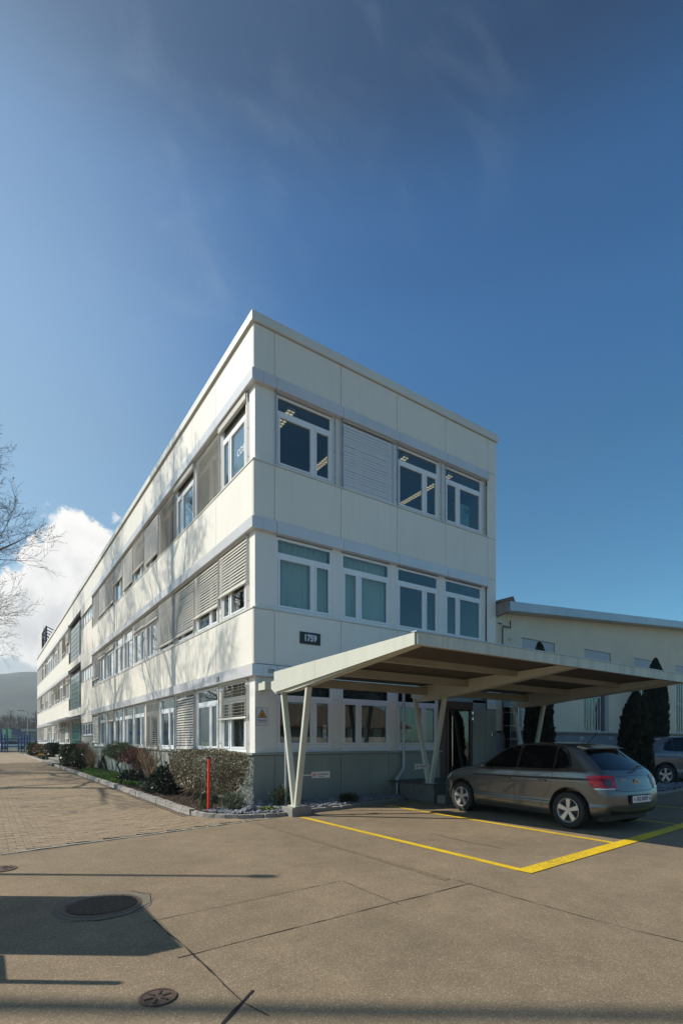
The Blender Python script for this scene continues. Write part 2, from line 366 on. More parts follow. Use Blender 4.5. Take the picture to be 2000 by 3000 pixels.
def random_mat(name, cols, rough=.8, bump=.3, bs=60):
    m = M(name, cols[0], rough, bump=bump, bs=bs); N = m.node_tree.nodes; L = m.node_tree.links; b = N['Principled BSDF']
    at = N.new('ShaderNodeAttribute'); at.attribute_name = 'shade'; at.attribute_type = 'GEOMETRY'
    oi = N.new('ShaderNodeObjectInfo'); ad = N.new('ShaderNodeMath'); ad.operation = 'ADD'; L.new(at.outputs['Fac'], ad.inputs[0]); L.new(oi.outputs['Random'], ad.inputs[1])
    fr = N.new('ShaderNodeMath'); fr.operation = 'FRACT'; L.new(ad.outputs[0], fr.inputs[0])
    cr = N.new('ShaderNodeValToRGB'); L.new(fr.outputs[0], cr.inputs[0]); e = cr.color_ramp.elements
    e[0].color = (*cols[0], 1); e[1].color = (*cols[-1], 1)
    for i, c in enumerate(cols[1:-1]): x = e.new((i+1)/(len(cols)-1)); x.color = (*c, 1)
    tc = N.new('ShaderNodeTexCoord'); n = N.new('ShaderNodeTexNoise'); n.inputs['Scale'].default_value = 22; n.inputs['Detail'].default_value = 4; L.new(tc.outputs['Object'], n.inputs[0])
    mr = N.new('ShaderNodeMapRange'); L.new(n.outputs[0], mr.inputs[0]); mr.inputs[3].default_value = .75; mr.inputs[4].default_value = 1.25
    sc = N.new('ShaderNodeVectorMath'); sc.operation = 'SCALE'; L.new(cr.outputs[0], sc.inputs[0]); L.new(mr.outputs[0], sc.inputs['Scale']); L.new(sc.outputs[0], b.inputs['Base Color'])
    return m
mPaver = random_mat('paver', [(.255,.185,.115),(.31,.23,.145),(.28,.205,.128),(.345,.26,.17)], .8, .25, 90)
mStone = random_mat('stone', [(.09,.10,.12),(.20,.21,.24),(.13,.14,.165),(.34,.35,.38),(.17,.17,.17)], .6, .4, 50)
mChip = random_mat('bark_chip', [(.05,.03,.02),(.11,.062,.038),(.075,.045,.03),(.17,.10,.06)], .85, .2, 50)

# ------------------------------------------------------------------ ground
ME = lambda v, f, n: (lambda m: (m.from_pydata(v, [], f), m)[1])(bpy.data.meshes.new(n))
def sheet(name, pts, z, mat, k='structure', parent=None):
    me = ME([(x, y, z) for x, y in pts], [tuple(range(len(pts)))], name)
    o = link(name, me, mat, parent); kind(o, k); return o
mGround = M('ground', (.12, .125, .06), .95, var=.3, vs=.05, bump=.3, bs=2)
g = sheet('ground', [(-2500,-1500),(2500,-1500),(2500,3000),(-2500,3000)], -.06, mGround)
SETT = [(-14.0,-6.2),(-9.0,-4.2),(-4.71,-2.44),(-3.1,-1.72),(-2.05,-1.98+.1),(-1.28,-1.74),(-.55,-1.58),(-.25,-1.5)]
SETT = [(-14.0,-4.3),(-9.0,-3.3),(-4.71,-2.44),(-3.1,-2.12),(-2.05,-1.92),(-1.28,-1.76),(-.55,-1.60),(-.22,-1.52)]
def sett_y(x):
    for (x0,y0),(x1,y1) in zip(SETT, SETT[1:]):
        if x0 <= x <= x1: return y0 + (y1-y0)*(x-x0)/(x1-x0)
    return SETT[0][1] if x < SETT[0][0] else SETT[-1][1]
asph = sheet('asphalt', [(-60,-60),(60,-60),(60,0),(-.22,0)] + SETT[::-1] + [(-60,-4.3)], 0.0, mAsph)
def brick_far():
    m = M('paving_far', (.24,.19,.13), .8); N = m.node_tree.nodes; L = m.node_tree.links; b = N['Principled BSDF']; tc = N.new('ShaderNodeTexCoord')
    br = N.new('ShaderNodeTexBrick'); L.new(tc.outputs['Object'], br.inputs[0]); br.inputs['Scale'].default_value = 1
    br.inputs['Brick Width'].default_value = .2; br.inputs['Row Height'].default_value = .1; br.inputs['Mortar Size'].default_value = .006
    br.inputs['Color1'].default_value = (.285,.21,.132,1); br.inputs['Color2'].default_value = (.34,.255,.165,1); br.inputs['Mortar'].default_value = (.12,.09,.065,1)
    n = N.new('ShaderNodeTexNoise'); n.inputs['Scale'].default_value = .5; n.inputs['Detail'].default_value = 5; L.new(tc.outputs['Object'], n.inputs[0])
    mr = N.new('ShaderNodeMapRange'); L.new(n.outputs[0], mr.inputs[0]); mr.inputs[3].default_value = .7; mr.inputs[4].default_value = 1.3
    sc = N.new('ShaderNodeVectorMath'); sc.operation = 'SCALE'; L.new(br.outputs[0], sc.inputs[0]); L.new(mr.outputs[0], sc.inputs['Scale']); L.new(sc.outputs[0], b.inputs['Base Color'])
    return m
mPavFar = brick_far()
drive = sheet('driveway', [(-60,-4.3)] + SETT + [(-.9,-1.3),(-1.4,-.6),(-1.4,70),(-60,70)], -.012, M('joint_sand', (.10,.078,.055), .95, var=.2, vs=30))
PY1 = 30.0
sheet('paving_beyond', [(-60,PY1),(-1.4,PY1),(-1.4,74),(-60,74)], .002, mPavFar)
sheet('paving_side', [(-60,-4.3),(-14,-4.3),(-14,PY1),(-60,PY1)], .002, mPavFar)
# interlocking pavers: 0.20 x 0.10, wavy long sides; laid in rows along X
def paver_poly():
    top = [(-.098,.048),(-.062,.036),(-.035,.036),(-.005,.050),(.030,.050),(.060,.038),(.098,.048)]
    bot = [(x, y-.0985) for x, y in top]
    return bot + top[::-1]
PP = paver_poly()
def paver_geo(mb, cx, cy, dz, tx, ty):
    n = len(PP)
    def zz(x, y, z): return (cx+x, cy+y, z + dz + x*tx + y*ty)
    vs = [zz(x, y, -.03) for x, y in PP] + [zz(x, y, .000) for x, y in PP] + [zz(x*.955, y*.91 - .0006, .0045) for x, y in PP]
    fs = [(i, (i+1) % n, n+(i+1) % n, n+i) for i in range(n)] + [(n+i, n+(i+1) % n, 2*n+(i+1) % n, 2*n+i) for i in range(n)] + [tuple(range(2*n, 3*n))]
    mb.add(vs, fs); return len(fs)
pav_meshes = []
for i in range(4):
    mb = MB(); paver_geo(mb, 0, 0, 0, rnd.uniform(-.02,.02), rnd.uniform(-.02,.02)); pav_meshes.append(mb.mesh('paving_stone')); pav_meshes[-1].materials.append(mPaver)
cells = []
ny = int((PY1 + 4.4)/.1); 
for j in range(ny):
    y = -4.25 + j*.1
    x = -13.9 + (.1 if j % 2 else 0)
    while x < -.2:
        xr = -1.52 if y > -.4 else (-1.30 if y > -.8 else (-.95 if y > -1.15 else -.35))
        if x + .1 < xr and y - .07 > sett_y(x) + .05: cells.append((x, y))
        x += .2
cells.sort(key=lambda c: (c[0]+4.867)**2 + (c[1]+10.49)**2 + (400 if (c[0] < -5.0 + .02*(c[1]+10.5)) else 0))
mb = MB(); shade = []
for i, (x, y) in enumerate(cells):
    dz = rnd.uniform(-.003, .002) + .012*noise.noise(Vector((x*.5, y*.5, 0)))
    dz = min(dz, .006)
    if i < 300:
        o = link('paving_stone', pav_meshes[i % 4], None, drive, (x, y, dz))
        kind(o, 'structure') if False else None
    else:
        k = paver_geo(mb, x, y, dz, rnd.uniform(-.02,.02), rnd.uniform(-.02,.02)); shade += [rnd.random()]*k
me = mb.mesh('paving_stones', recalc=False); at = me.attributes.new('shade', 'FLOAT', 'FACE'); at.data.foreach_set('value', shade)
o = link('paving_stones', me, mPaver, drive); kind(o, 'stuff')

def poly_walk(pts, step):
    out = []; acc = 0
    for p, q in zip(pts, pts[1:]):
        p = Vector(p); q = Vector(q); l = (q-p).length; d = (q-p)/l; t = -acc
        while t + step <= l + 1e-6:
            a = p + d*max(t, 0); t += step; out.append((p + d*(t-step/2), math.atan2(d.y, d.x)))
        acc = l - t
    return out
def stone_row(name, pts, L_, W, H, z0, mat, parent, piece, jit=.004):
    base = []
    for i in range(5):
        m_ = MB(); m_.box(-L_/2+.004, L_/2-.004, -W/2, W/2, 0, H)
        me = m_.mesh(piece); bm = bmesh.new(); bm.from_mesh(me)
        bmesh.ops.subdivide_edges(bm, edges=bm.edges[:], cuts=1, use_grid_fill=True)
        for v in bm.verts: v.co += Vector((rnd.uniform(-1,1), rnd.uniform(-1,1), rnd.uniform(-1,1)))*jit
        bmesh.ops.bevel(bm, geom=bm.edges[:], offset=.004, segments=1, affect='EDGES', clamp_overlap=True) if False else None
        bm.to_mesh(me); bm.free(); me.materials.append(mat); base.append(me)
    for i, (p, a) in enumerate(poly_walk(pts, L_)):
        link(piece, base[rnd.randrange(5)], None, parent, (p.x, p.y, z0 + rnd.uniform(-.004,.004)), (0, 0, a + rnd.uniform(-.02,.02)))
sett = bpy.data.objects.new('sett_row', None); COL.objects.link(sett); kind(sett, 'structure')
stone_row('sett', [s for s in SETT if s[0] > -10], .19, .075, .06, -.05, M('sett', (.36,.32,.26), .8, var=.2, vs=15, bump=.3, bs=60), sett, 'sett', .003)
kerb = bpy.data.objects.new('kerb', None); COL.objects.link(kerb); kind(kerb, 'structure')
stone_row('kerb', [(-1.45,24.2),(-1.45,.3),(-1.42,-.20)], .40, .13, .17, -.06, mGran, kerb, 'kerb_stone', .009)
stone_row('kerb', [(-1.45,53.5),(-1.45,31.0)], 1.1, .13, .17, -.06, mGran, kerb, 'kerb_stone', .004)
stone_row('kerb', [(-1.42,-.20),(-1.36,-.55),(-1.22,-.88),(-1.0,-1.14),(-.7,-1.34),(-.3,-1.45),(.2,-1.45),(.75,-1.30),(1.5,-1.24),(2.2,-1.05),(3.2,-.80),(3.85,-.68)], .24, .085, .135, -.06, mGran, kerb, 'kerb_stone', .007)

# yellow bay lines, faded old line, cracks, manholes
lines = bpy.data.objects.new('parking_lines', None); COL.objects.link(lines); kind(lines, 'structure')
def strip(name, pts, w, z, mat, parent=None, jag=0., n=1, thick=0.):
    P = [Vector((x, y, 0)) for x, y in pts]; Q = []
    for a, b in zip(P, P[1:]):
        k = max(1, int((b-a).length/.12)) if jag else 1
        for i in range(k): Q.append(a.lerp(b, i/k))
    Q.append(P[-1]); vs = []; fs = []; off = 0
    for i, p in enumerate(Q):
        d = (Q[min(i+1, len(Q)-1)] - Q[max(i-1, 0)]).normalized(); s_ = Vector((-d.y, d.x, 0))
        if jag: off = off*.6 + rnd.uniform(-jag, jag)
        ww = w*(rnd.uniform(.25, 1.3) if jag else 1)
        for sg in (-.5, .5): c = p + s_*(off + sg*ww); vs.append((c.x, c.y, z))
    for i in range(len(Q)-1): fs.append((2*i, 2*i+2, 2*i+3, 2*i+1))
    me = ME(vs, fs, name); o = link(name, me, mat, parent)
    if parent is None: kind(o, 'structure')
    return o
strip('line', [(.19,-1.78),(.18,-6.78)], .11, .004, mYel, lines)
strip('line', [(2.70,-1.36),(2.63,-6.56)], .11, .0044, mYel, lines)
strip('line', [(5.22,-1.2),(5.2,-6.32)], .11, .0042, mYel, lines)
strip('line', [(7.72,-1.2),(7.72,-6.0)], .11, .0042, mYel, lines)
strip('line', [(.125,-6.85),(5.0,-6.45),(10,-6.05),(16,-5.6)], .20, .008, mYel, lines)
mFade = M('faded_line', (.20,.148,.085), .85, var=.25, vs=18, bump=.3, bs=90)
strip('faded_line', [(-.85,-1.97),(-.83,-4.6),(-.82,-6.6)], .09, .004, mFade)
strip('drive_line', [(-9,18.6),(-3.68,17.85)], .12, .012, M('white_line', (.5,.46,.38), .7, var=.2, vs=9))
for pts, w, j in (([(-3.84,-6.12),(-1.77,-6.0),(-1.79,-6.95)], .008, .004), ([(-3.72,-6.1),(-3.68,-6.89),(-3.67,-7.76),(-3.62,-7.98)], .013, .006),
               ([(-3.79,-6.96),(-2.38,-6.89),(-.69,-6.83)], .010, .004), ([(-3.56,-7.67),(-3.85,-7.91),(-4.3,-8.3)], .02, .004),
               ([(-.76,-6.68),(-.74,-8.12),(-.64,-8.85)], .008, .006), ([(.99,-4.5),(.94,-5.2),(.99,-5.95)], .012, .012),
               ([(.55,-5.5),(.72,-5.9)], .006, .01), ([(-1.2,-6.5),(-.95,-6.75)], .006, .01), ([(.2,-3.3),(.45,-3.15)], .006, .01),
               ([(2.9,-2.5),(3.3,-3.2),(3.2,-3.9)], .006, .01)):
    strip('asphalt_crack', pts, w, .0035, mCrack, None, j)
def disc_patch(name, cx, cy, rx, ry, z, mat, n=40, jag=.03):
    vs = [(cx + rx*math.cos(t)*(1+rnd.uniform(-jag,jag)), cy + ry*math.sin(t)*(1+rnd.uniform(-jag,jag)), z) for t in (2*math.pi*i/n for i in range(n))]
    o = link(name, ME(vs, [tuple(range(n))], name), mat); kind(o, 'structure')
disc_patch('asphalt_patch', -3.98, -5.42, .42, .43, .0028, mAsphD, 40, .05)
strip('asphalt_crack', [(-4.35,-5.75),(-4.1,-5.86),(-3.85,-5.82),(-3.62,-5.6),(-3.55,-5.35),(-3.68,-5.12)], .012, .0040, mCrack, None, .006)
mh = thing('manhole_cover', 'large round cast iron manhole cover with a waffle pattern, half in shadow', 'manhole cover', (-4.0,-5.44,0))
part('ring', MB().lathe([(.335,.0),(.335,.006),(.30,.006),(.30,.0045)], 48, 'z'), mIron, mh, smooth=True)
part('lid', MB().lathe([(.295,.004),(.295,.007),(.0,.007)], 48, 'z'), M('iron_low', (.045,.035,.028), .7), mh)
mb = MB(); s_ = .034
for i in range(-8, 9):
    for j in range(-8, 9):
        x, y = (i + (.5 if j % 2 else 0))*s_, j*s_*.9
        if math.hypot(x, y) < .275 and math.hypot(x, y) > .03: mb.box(x-.0115, x+.0115, y-.0095, y+.0095, .007, .013)
o = part('waffle', mb, mIron, mh); kind(o, 'stuff')
def small_cover(x, y, r, label):
    m_ = thing('hydrant_cover', label, 'cover', (x, y, 0))
    part('ring', MB().lathe([(r,.0),(r,.009),(r*.86,.009),(r*.86,.003)], 32, 'z'), mIron, m_)
    part('lid', MB().lathe([(r*.84,.002),(r*.84,.007),(0,.007)], 32, 'z'), mIron, m_)
    mb = MB()
    for k in range(6):
        a = k*math.pi/3
        mb.bar((r*.25*math.cos(a), r*.25*math.sin(a), .009), (r*.72*math.cos(a), r*.72*math.sin(a), .009), r*.12, .006)
    part('ribs', mb, M('iron_dark', (.05,.035,.028), .7), m_)
small_cover(-4.05, -7.44, .105, 'small round rusty valve cover in the sunlit asphalt, nearest to the picture edge')
small_cover(-4.72, -3.36, .16, 'small rusty round cover near the paving edge at the left')

# ------------------------------------------------------------------ office building
BW, BL = 8.17, 57.5
bld = thing('office_building', 'long three storey white panel office building with ribbon windows and number 1759', 'building')
TL = lambda a, d, h: (d, a, h)            # left facade: a=Y, d inward=+X
TR = lambda a, d, h: (a, d, h)            # right facade: a=X, d inward=+Y
SILL = [1.2, 4.46, 7.74]; BB = [2.92, 6.19, 9.45]; BT = [3.20, 6.46, 9.72]
TOP = 10.73
# carcass behind the panels
mb = MB()
mb.box(.05, BW-.02, .05, BL, 9.5, 10.7)
for f in (0, 1): mb.box(.05, BW-.02, .05, BL, BT[f]-.22, SILL[f+1]-.05)
mb.box(.07, 3.9, .07, BL, 0, 1.15); mb.box(3.9, BW-.05, .3, BL, 0, .42)
part('floor_slab', mb, mGap, bld)
part('roof', MB().box(.02, BW-.02, .02, BL, 10.70, 10.76), M('gravel_roof', (.2,.2,.19), .9), bld)
mb = MB()
for f in range(3):
    z0 = [1.15, SILL[1]-.05, SILL[2]-.05][f]; z1 = [BT[0]-.22, BT[1]-.22, 9.5][f]
    mb.box(.15, BW-.3, 6.0, 6.15, z0, z1); mb.box(4.4, 4.5, 6.15, BL, z0, z1)
    for y in (11.4, 17.0, 20.9, 25.0, 30.6, 36.0, 42.0, 48.0, BL-.2): mb.box(.2, 4.4, y, y+.1, z0, z1)
    mb.box(BW-.14, BW-.02, .3, BL, z0 if f else 0, z1); mb.box(.1, BW-.02, BL-.1, BL, z0, z1)
part('inner_wall', mb, mInt, bld)
mb = MB()
for f in range(3):
    z = [BT[0]-.25, BT[1]-.25, 9.47][f]; mb.box(.3, BW-.3, .3, BL-.3, z, z+.02)
part('inner_ceiling', mb, mCeil, bld)

G = .006
def panel(T, a0, a1, z0, z1, mat=mPanel, name='wall_panel', d0=0., d1=.045):
    part(name, MB(T).box(a0+G, a1-G, d0, d1, z0+G, z1-G), mat, bld, bevel=.003)
LJ = [0, 2.24, 4.09, 5.98, 7.83, 9.70, 11.60, 13.46, 15.36, 17.22, 19.06, 20.93]
SJ = [20.93, 22.97, 25.0]
FJ = [30.6 + (57.5-30.6)/14*i for i in range(15)]
RJ = [.0, .52, 2.34, 4.16, 5.97, 7.78]
def bands():
    for z0, z1 in ((BT[2], TOP), (BT[1], SILL[2]-.03), (BT[0], SILL[1]-.03)):
        for J in (LJ, FJ):
            for a, b in zip(J, J[1:]): panel(TL, a + (.045 if a == 0 else 0), b, z0, z1)
        for a, b in zip(RJ, RJ[1:]): panel(TR, a, b, z0, z1)
        panel(TR, 7.78, BW, z0, z1)
    # stair section: header over the recess and spandrels below the glass block screens
    panel(TL, 25.0, 30.6, 9.62, TOP); panel(TL, 25.0, 30.6, 6.42, 6.88, d0=.0); panel(TL, 25.0, 30.6, 3.12, 3.6, d0=.0)
    # narrow-window section
    for z0, z1 in ((9.62, TOP), (9.10, 9.62), (5.80, 8.34), (3.12, 5.03), (2.55, 3.12)):
        for a, b in zip(SJ, SJ[1:]): panel(TL, a, b, z0, z1)
    # ends of the right facade
    for f in range(3): panel(TR, 7.78, BW, (SILL[f]-.03 if f else 2.45), BT[f])
bands()
# plinth
for J in (LJ,):
    for a, b in zip(J, J[1:]): panel(TL, a + (.045 if a == 0 else 0), b, 0.0, 1.16, mPlinth, 'plinth_panel', 0.0, .05)
for a, b in zip(SJ, SJ[1:]): panel(TL, a, b, 0.0, 1.76, mPlinth, 'plinth_panel', 0.0, .05)
for a, b in zip(FJ[::2], FJ[2::2]): panel(TL, a, b, 0.0, 1.16, mPlinth, 'plinth_panel', 0.0, .05)
for a, b in ((0,.52),(.52,2.34),(2.34,3.87),(3.87,5.75)): panel(TR, a, b, .0, 1.16, mPlinth, 'plinth_panel', 0.0, .05)
part('plinth_sill', MB().box(-.05, 5.80, -.05, .14, 1.165, 1.215).box(-.05, .14, .142, 20.93, 1.165, 1.215).box(-.04,.14,30.6,BL,1.165,1.2).box(-.04,.1,20.93,25.0,1.765,1.80), mPlinth, bld)
# parapet cap
part('parapet_cap', MB().box(-.055, BW+.05, -.055, .25, TOP+.012, 10.96).box(-.055, .25, .25, BL, TOP+.012, 10.96).box(BW-.25, BW+.05, .25, BL, TOP+.012, 10.96), mCap, bld, bevel=.006)
part('cap_joint', MB().box(-.06,-.05,0,BL,TOP-.004,TOP+.010), mGap, bld)
# beams (blind boxes) in segments
for f in range(3):
    for a, b in zip(LJ, LJ[1:]):
        part('blind_box', MB(TL).box(a + (-.05 if a == 0 else .003), b-.003, -.05, .22, BB[f], BT[f]-.012), mBeam, bld, bevel=.008)
    RB = [.56, 2.40, 4.20, 6.02, 7.80]
    part('blind_box', MB(TR).box(.222, .557, -.05, .21, BB[f], BT[f]-.012), mBeam, bld, bevel=.008)
    for a, b in zip(RB, RB[1:]):
        if f == 0 and a > 5: continue
        part('blind_box', MB(TR).box(a+.003, b-.003, -.05, .21, BB[f], BT[f]-.012), mBeam, bld, bevel=.008)
    for a, b in zip(FJ[::2], FJ[2::2]):
        part('blind_box', MB(TL).box(a+.003, b-.003, -.04, .22, BB[f], BT[f]-.012), mBeam, bld, bevel=.006)
    if f: part('window_sill', MB().box(-.018, 7.78, -.018, .14, SILL[f]-.03, SILL[f]).box(-.018, .14, .142, 20.93, SILL[f]-.03, SILL[f]).box(-.018,.14,30.6,BL,SILL[f]-.03,SILL[f]), mCap, bld)

# windows ------------------------------------------------
def frame_mb(T, a0, a1, z0, z1, wide_first, d=.10, transom=True, tz=None):
    w = .055; mb = MB(T); D0, D1 = d, d+.06
    tz = tz if tz is not None else z1 - .40
    mb.box(a0, a0+w, D0, D1, z0, z1); mb.box(a1-w, a1, D0, D1, z0, z1)
    mb.box(a0+w, a1-w, D0, D1, z0, z0+w*1.3); mb.box(a0+w, a1-w, D0, D1, z1-w, z1)
    mb.box(a0+w, a1-w, D0, D1, tz-.05, tz+.05)
    W = a1-a0; m = a0 + W*(.655 if wide_first else .345)
    mb.box(m-.035, m+.035, D0, D1, z0+w*1.3, tz-.05)
    # sash frames, slightly proud
    sw = .045; q = []
    for s0, s1 in ((a0+w, m-.035), (m+.035, a1-w)):
        e0, e1, h0, h1 = s0+.004, s1-.004, z0+w*1.3+.004, tz-.054
        p0 = D0-.014
        mb.box(e0, e0+sw, p0, D1-.01, h0, h1); mb.box(e1-sw, e1, p0, D1-.01, h0, h1)
        mb.box(e0+sw, e1-sw, p0, D1-.01, h0, h0+sw); mb.box(e0+sw, e1-sw, p0, D1-.01, h1-sw, h1)
        q.append((e0+sw, e1-sw, h0+sw, h1-sw))
    e0, e1, h0, h1 = a0+w, a1-w, tz+.05, z1-w
    q.append((e0, e1, h0, h1))
    return mb, q
def window(T, a0, a1, z0, z1, wf, gl, many=True, d=.10):
    mb, q = frame_mb(T, a0, a1, z0, z1, wf, d)
    fr = part('window', mb, mFrame, bld)
    if many:
        for (e0, e1, h0, h1) in q: part('pane', MB(T).box(e0, e1, d+.022, d+.027, h0, h1), gl, fr)
    else:
        mb = MB(T)
        for (e0, e1, h0, h1) in q: mb.box(e0, e1, d+.022, d+.027, h0, h1)
        part('pane', mb, gl, fr)
    return fr
def slat_mesh(L_, tilt, left):
    mb = MB(); n = 4; w = .076; pts = []
    for i in range(n+1):
        t = i/n - .5; pts.append((t*w, .006*(1-4*t*t)))
    ca, sa = math.cos(tilt), math.sin(tilt)
    sec = [(p*ca - q*sa, p*sa + q*ca) for p, q in pts]       # (depth, height); depth -w/2 is the outer edge
    vs = []; fs = []
    for x in (-L_/2, L_/2):
        for (dd, h) in sec: vs.append((dd, x, h) if left else (x, dd, h))
        for (dd, h) in sec: vs.append((dd, x, h-.0012) if left else (x, dd, h-.0012))
    k = 2*(n+1)
    for i in range(n):
        fs += [(i, i+1, k+i+1, k+i), (n+1+i, k+n+1+i, k+n+2+i, n+2+i)]
    fs += [(0, k, k+n+1, n+1), (n, 2*n+1, k+2*n+1, k+n)]
    mb.add(vs, fs); return mb
slat_cache = {}; slat_count = 0; far_slats = MB()
def blind(T, left, a0, a1, ztop, zbot_full, drop, tilt_deg, indiv, d=.035):
    """a venetian blind in front of a window. drop 0..1"""
    global slat_count
    H = ztop - zbot_full; zb = ztop - H*drop; sp = .075
    head = MB(T)
    if drop < .16: head.box(a0, a1, d-.035, d+.035, ztop-.17, ztop-.02); zb = ztop-.17
    else: head.box(a0, a1, d-.02, d+.02, ztop-.05, ztop)
    for c in (.17, .5, .83):
        x = a0 + (a1-a0)*c
        if drop >= .16: head.box(x-.004, x+.004, d-.003, d+.003, zb, ztop-.05)
    bl = part('blind', head, mSlat, bld)
    if drop >= .16:
        part('bottom_rail', MB(T).box(a0, a1, d-.03, d+.03, zb-.045, zb+.005), mRailB, bl, bevel=.006)
        n = int((ztop-.06-zb-.01)/sp); key = (round(a1-a0, 2), tilt_deg, left)
        if key not in slat_cache:
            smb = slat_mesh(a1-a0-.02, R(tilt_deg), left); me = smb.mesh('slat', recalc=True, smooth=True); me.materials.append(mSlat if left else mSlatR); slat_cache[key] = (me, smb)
        me, smb = slat_cache[key]
        for i in range(n):
            z = zb + .04 + i*sp; am = (a0+a1)/2
            dz = rnd.uniform(-.0025, .0025); ta = rnd.uniform(-.003, .003)
            p = T(am, d, z+dz)
            if indiv and slat_count < 300:
                link('slat', me, None, bl, p, (ta, 0, 0) if left else (0, ta, 0)); slat_count += 1
            else:
                far_slats.add([(x+p[0], y+p[1], zz+p[2]) for x, y, zz in smb.v], smb.f)
    return bl
def guide(T, a, z0, z1, d=.035):
    mb = MB(T); mb.box(a-.012, a+.012, d-.012, d+.012, z0, z1)
    for h in (.12, .5, .9): zz = z0 + (z1-z0)*h; mb.box(a-.006, a+.006, d+.012, .11, zz-.008, zz+.008)
    part('guide_rail', mb, mMetal, bld)
YR = [.40, 2.14, 4.02, 5.90, 7.76, 9.63, 11.50, 13.36, 15.24, 17.12, 19.02, 20.90]
OP, CL = 70, 86
left_cfg = {  # floor: list of (drop, tilt)
 2: [(.10,0),(1,60),(.14,0),(1,57),(.83,80),(.72,66),(.86,82),(.45,80),(.85,67),(.86,82),(1,70)],
 1: [(.62,68),(.72,67),(.86,70),(.88,68),(.24,70),(.22,70),(0,0),(0,0),(.20,60),(.24,62),(.80,62)],
 0: [(.52,8),(0,0),(.97,55),(0,0),(.98,5),(0,0),(0,0),(0,0),(.27,20),(0,0),(.88,60)]}
order = []
for f in (0, 1, 2):
    zt = BB[f]; zb = SILL[f]
    for i in range(11):
        a0, a1 = YR[i]+.02, YR[i+1]
        wf = (i % 2 == 0)
        near = i < 6
        # window sits between white piers
        window(TL, a0+.16, a1-.10, zb+.02, zt-.02, wf, mGlassL, near)
        part('window_pier', MB(TL).box(a1-.10, a1+.18 if i < 10 else a1+.03, .085, .2, zb+.001, zt-.001), mPier, bld)
        dr, ti = left_cfg[f][i]
        if dr: order.append((i, f, TL, True, a0+.01, a1-.03, zt, zb+.03, dr, ti))
    for i in range(12): guide(TL, YR[i] + (-.01 if i else 0), zb+.01, zt)
    part('corner_pier', MB().box(.07, .60, .07, .10, zb+.001, zt-.001).box(.07, .10, .10, .56, zb+.001, zt-.001), mPier, bld)
order.sort()
rb = None
blind(TR, False, 2.42, 4.14, BB[2], SILL[2]+.03, 1.0, 82, True, .03)
for (i, f, T, lf, a0, a1, zt, zb, dr, ti) in order: blind(T, lf, a0, a1, zt, zb, dr, ti, i < 6)
# right facade windows
RX = [(.60, 2.14, True), (2.42, 3.97, False), (4.22, 5.77, True), (6.02, 7.61, False)]
for f in range(3):
    zt = BB[f]; zb = SILL[f]
    for k, (a0, a1, wf) in enumerate(RX):
        if f == 0 and k == 3: continue
        if f == 0 and k == 2: a1 = 5.72
        window(TR, a0, a1, zb+(.02 if f else .12), zt-.03, wf, mGlass, True)
        nx = RX[k+1][0] if k < 3 else 7.78
        if f == 0 and k == 2: nx = 5.85
        part('window_pier', MB(TR).box(a1+.001, nx-.001, .085, .2, zb+.001, zt-.001), mPier, bld)
        for a in (a0-.03, a1+.05):
            if f == 2: guide(TR, a, zb+.01, zt, .03)
        if f == 0: part('window_pier', MB(TR).box(a0, a1, .09, .2, zb+.02, zb+.118), mFrame, bld)
# far left windows
FR = [30.9 + (57.3-30.9)/14*i for i in range(15)]
rf = random.Random(3)
for f in range(3):
    zt = BB[f]; zb = SILL[f]
    for i in range(14):
        a0, a1 = FR[i]+.02, FR[i+1]
        window(TL, a0+.14, a1-.10, zb+.02, zt-.02, i % 2 == 0, mGlassL, False)
        dr, ti = rf.choice([(0,0),(0,0),(.3,45),(.85,60),(1,CL),(.5,OP),(.8,20)])
        if f == 2 and i > 10: dr, ti = 1, 75
        if f == 0: dr, ti = rf.choice([(.8,15),(.75,60),(.8,20),(.4,20)])
        if dr: blind(TL, True, a0+.01, a1-.03, zt, zb+.03, dr, ti, False)
    for i in range(15): part('window_pier', MB(TL).box(FR[i]-.10, FR[i]+.14, .085, .2, zb+.001, zt-.001), mPier, bld)
    part('end_pier', MB(TL).box(57.31, BL, .02, .2, zb+.001, zt-.001), mPier, bld)
me = far_slats.mesh('slats', recalc=False, smooth=True); o = link('slats', me, mSlat, bld); kind(o, 'stuff')
# narrow windows, section 2
for f, (z0, z1) in enumerate(((1.80, 2.55), (5.03, 5.80), (8.34, 9.10))):
    mb = MB(TL); q = []
    a = 21.1
    mb.box(20.95, 21.1, .06, .16, z0, z1); mb.box(24.7, 25.0, .06, .16, z0, z1)
    n = 4; W = (24.7-21.1)/n
    mb.box(21.1, 24.7, .08, .14, z0, z0+.08); mb.box(21.1, 24.7, .08, .14, z1-.08, z1)
    for k in range(n+1): mb.box(21.1+k*W-.07, 21.1+k*W+.07, .08, .14, z0+.08, z1-.08)
    fr = part('window', mb, mFrame, bld)
    for k in range(n): part('pane', MB(TL).box(21.1+k*W+.07, 21.1+(k+1)*W-.07, .10, .105, z0+.08, z1-.08), mGlassL, fr)
    part('window_sill', MB(TL).box(20.95, 25.0, -.02, .08, z0-.025, z0), mCap, bld)
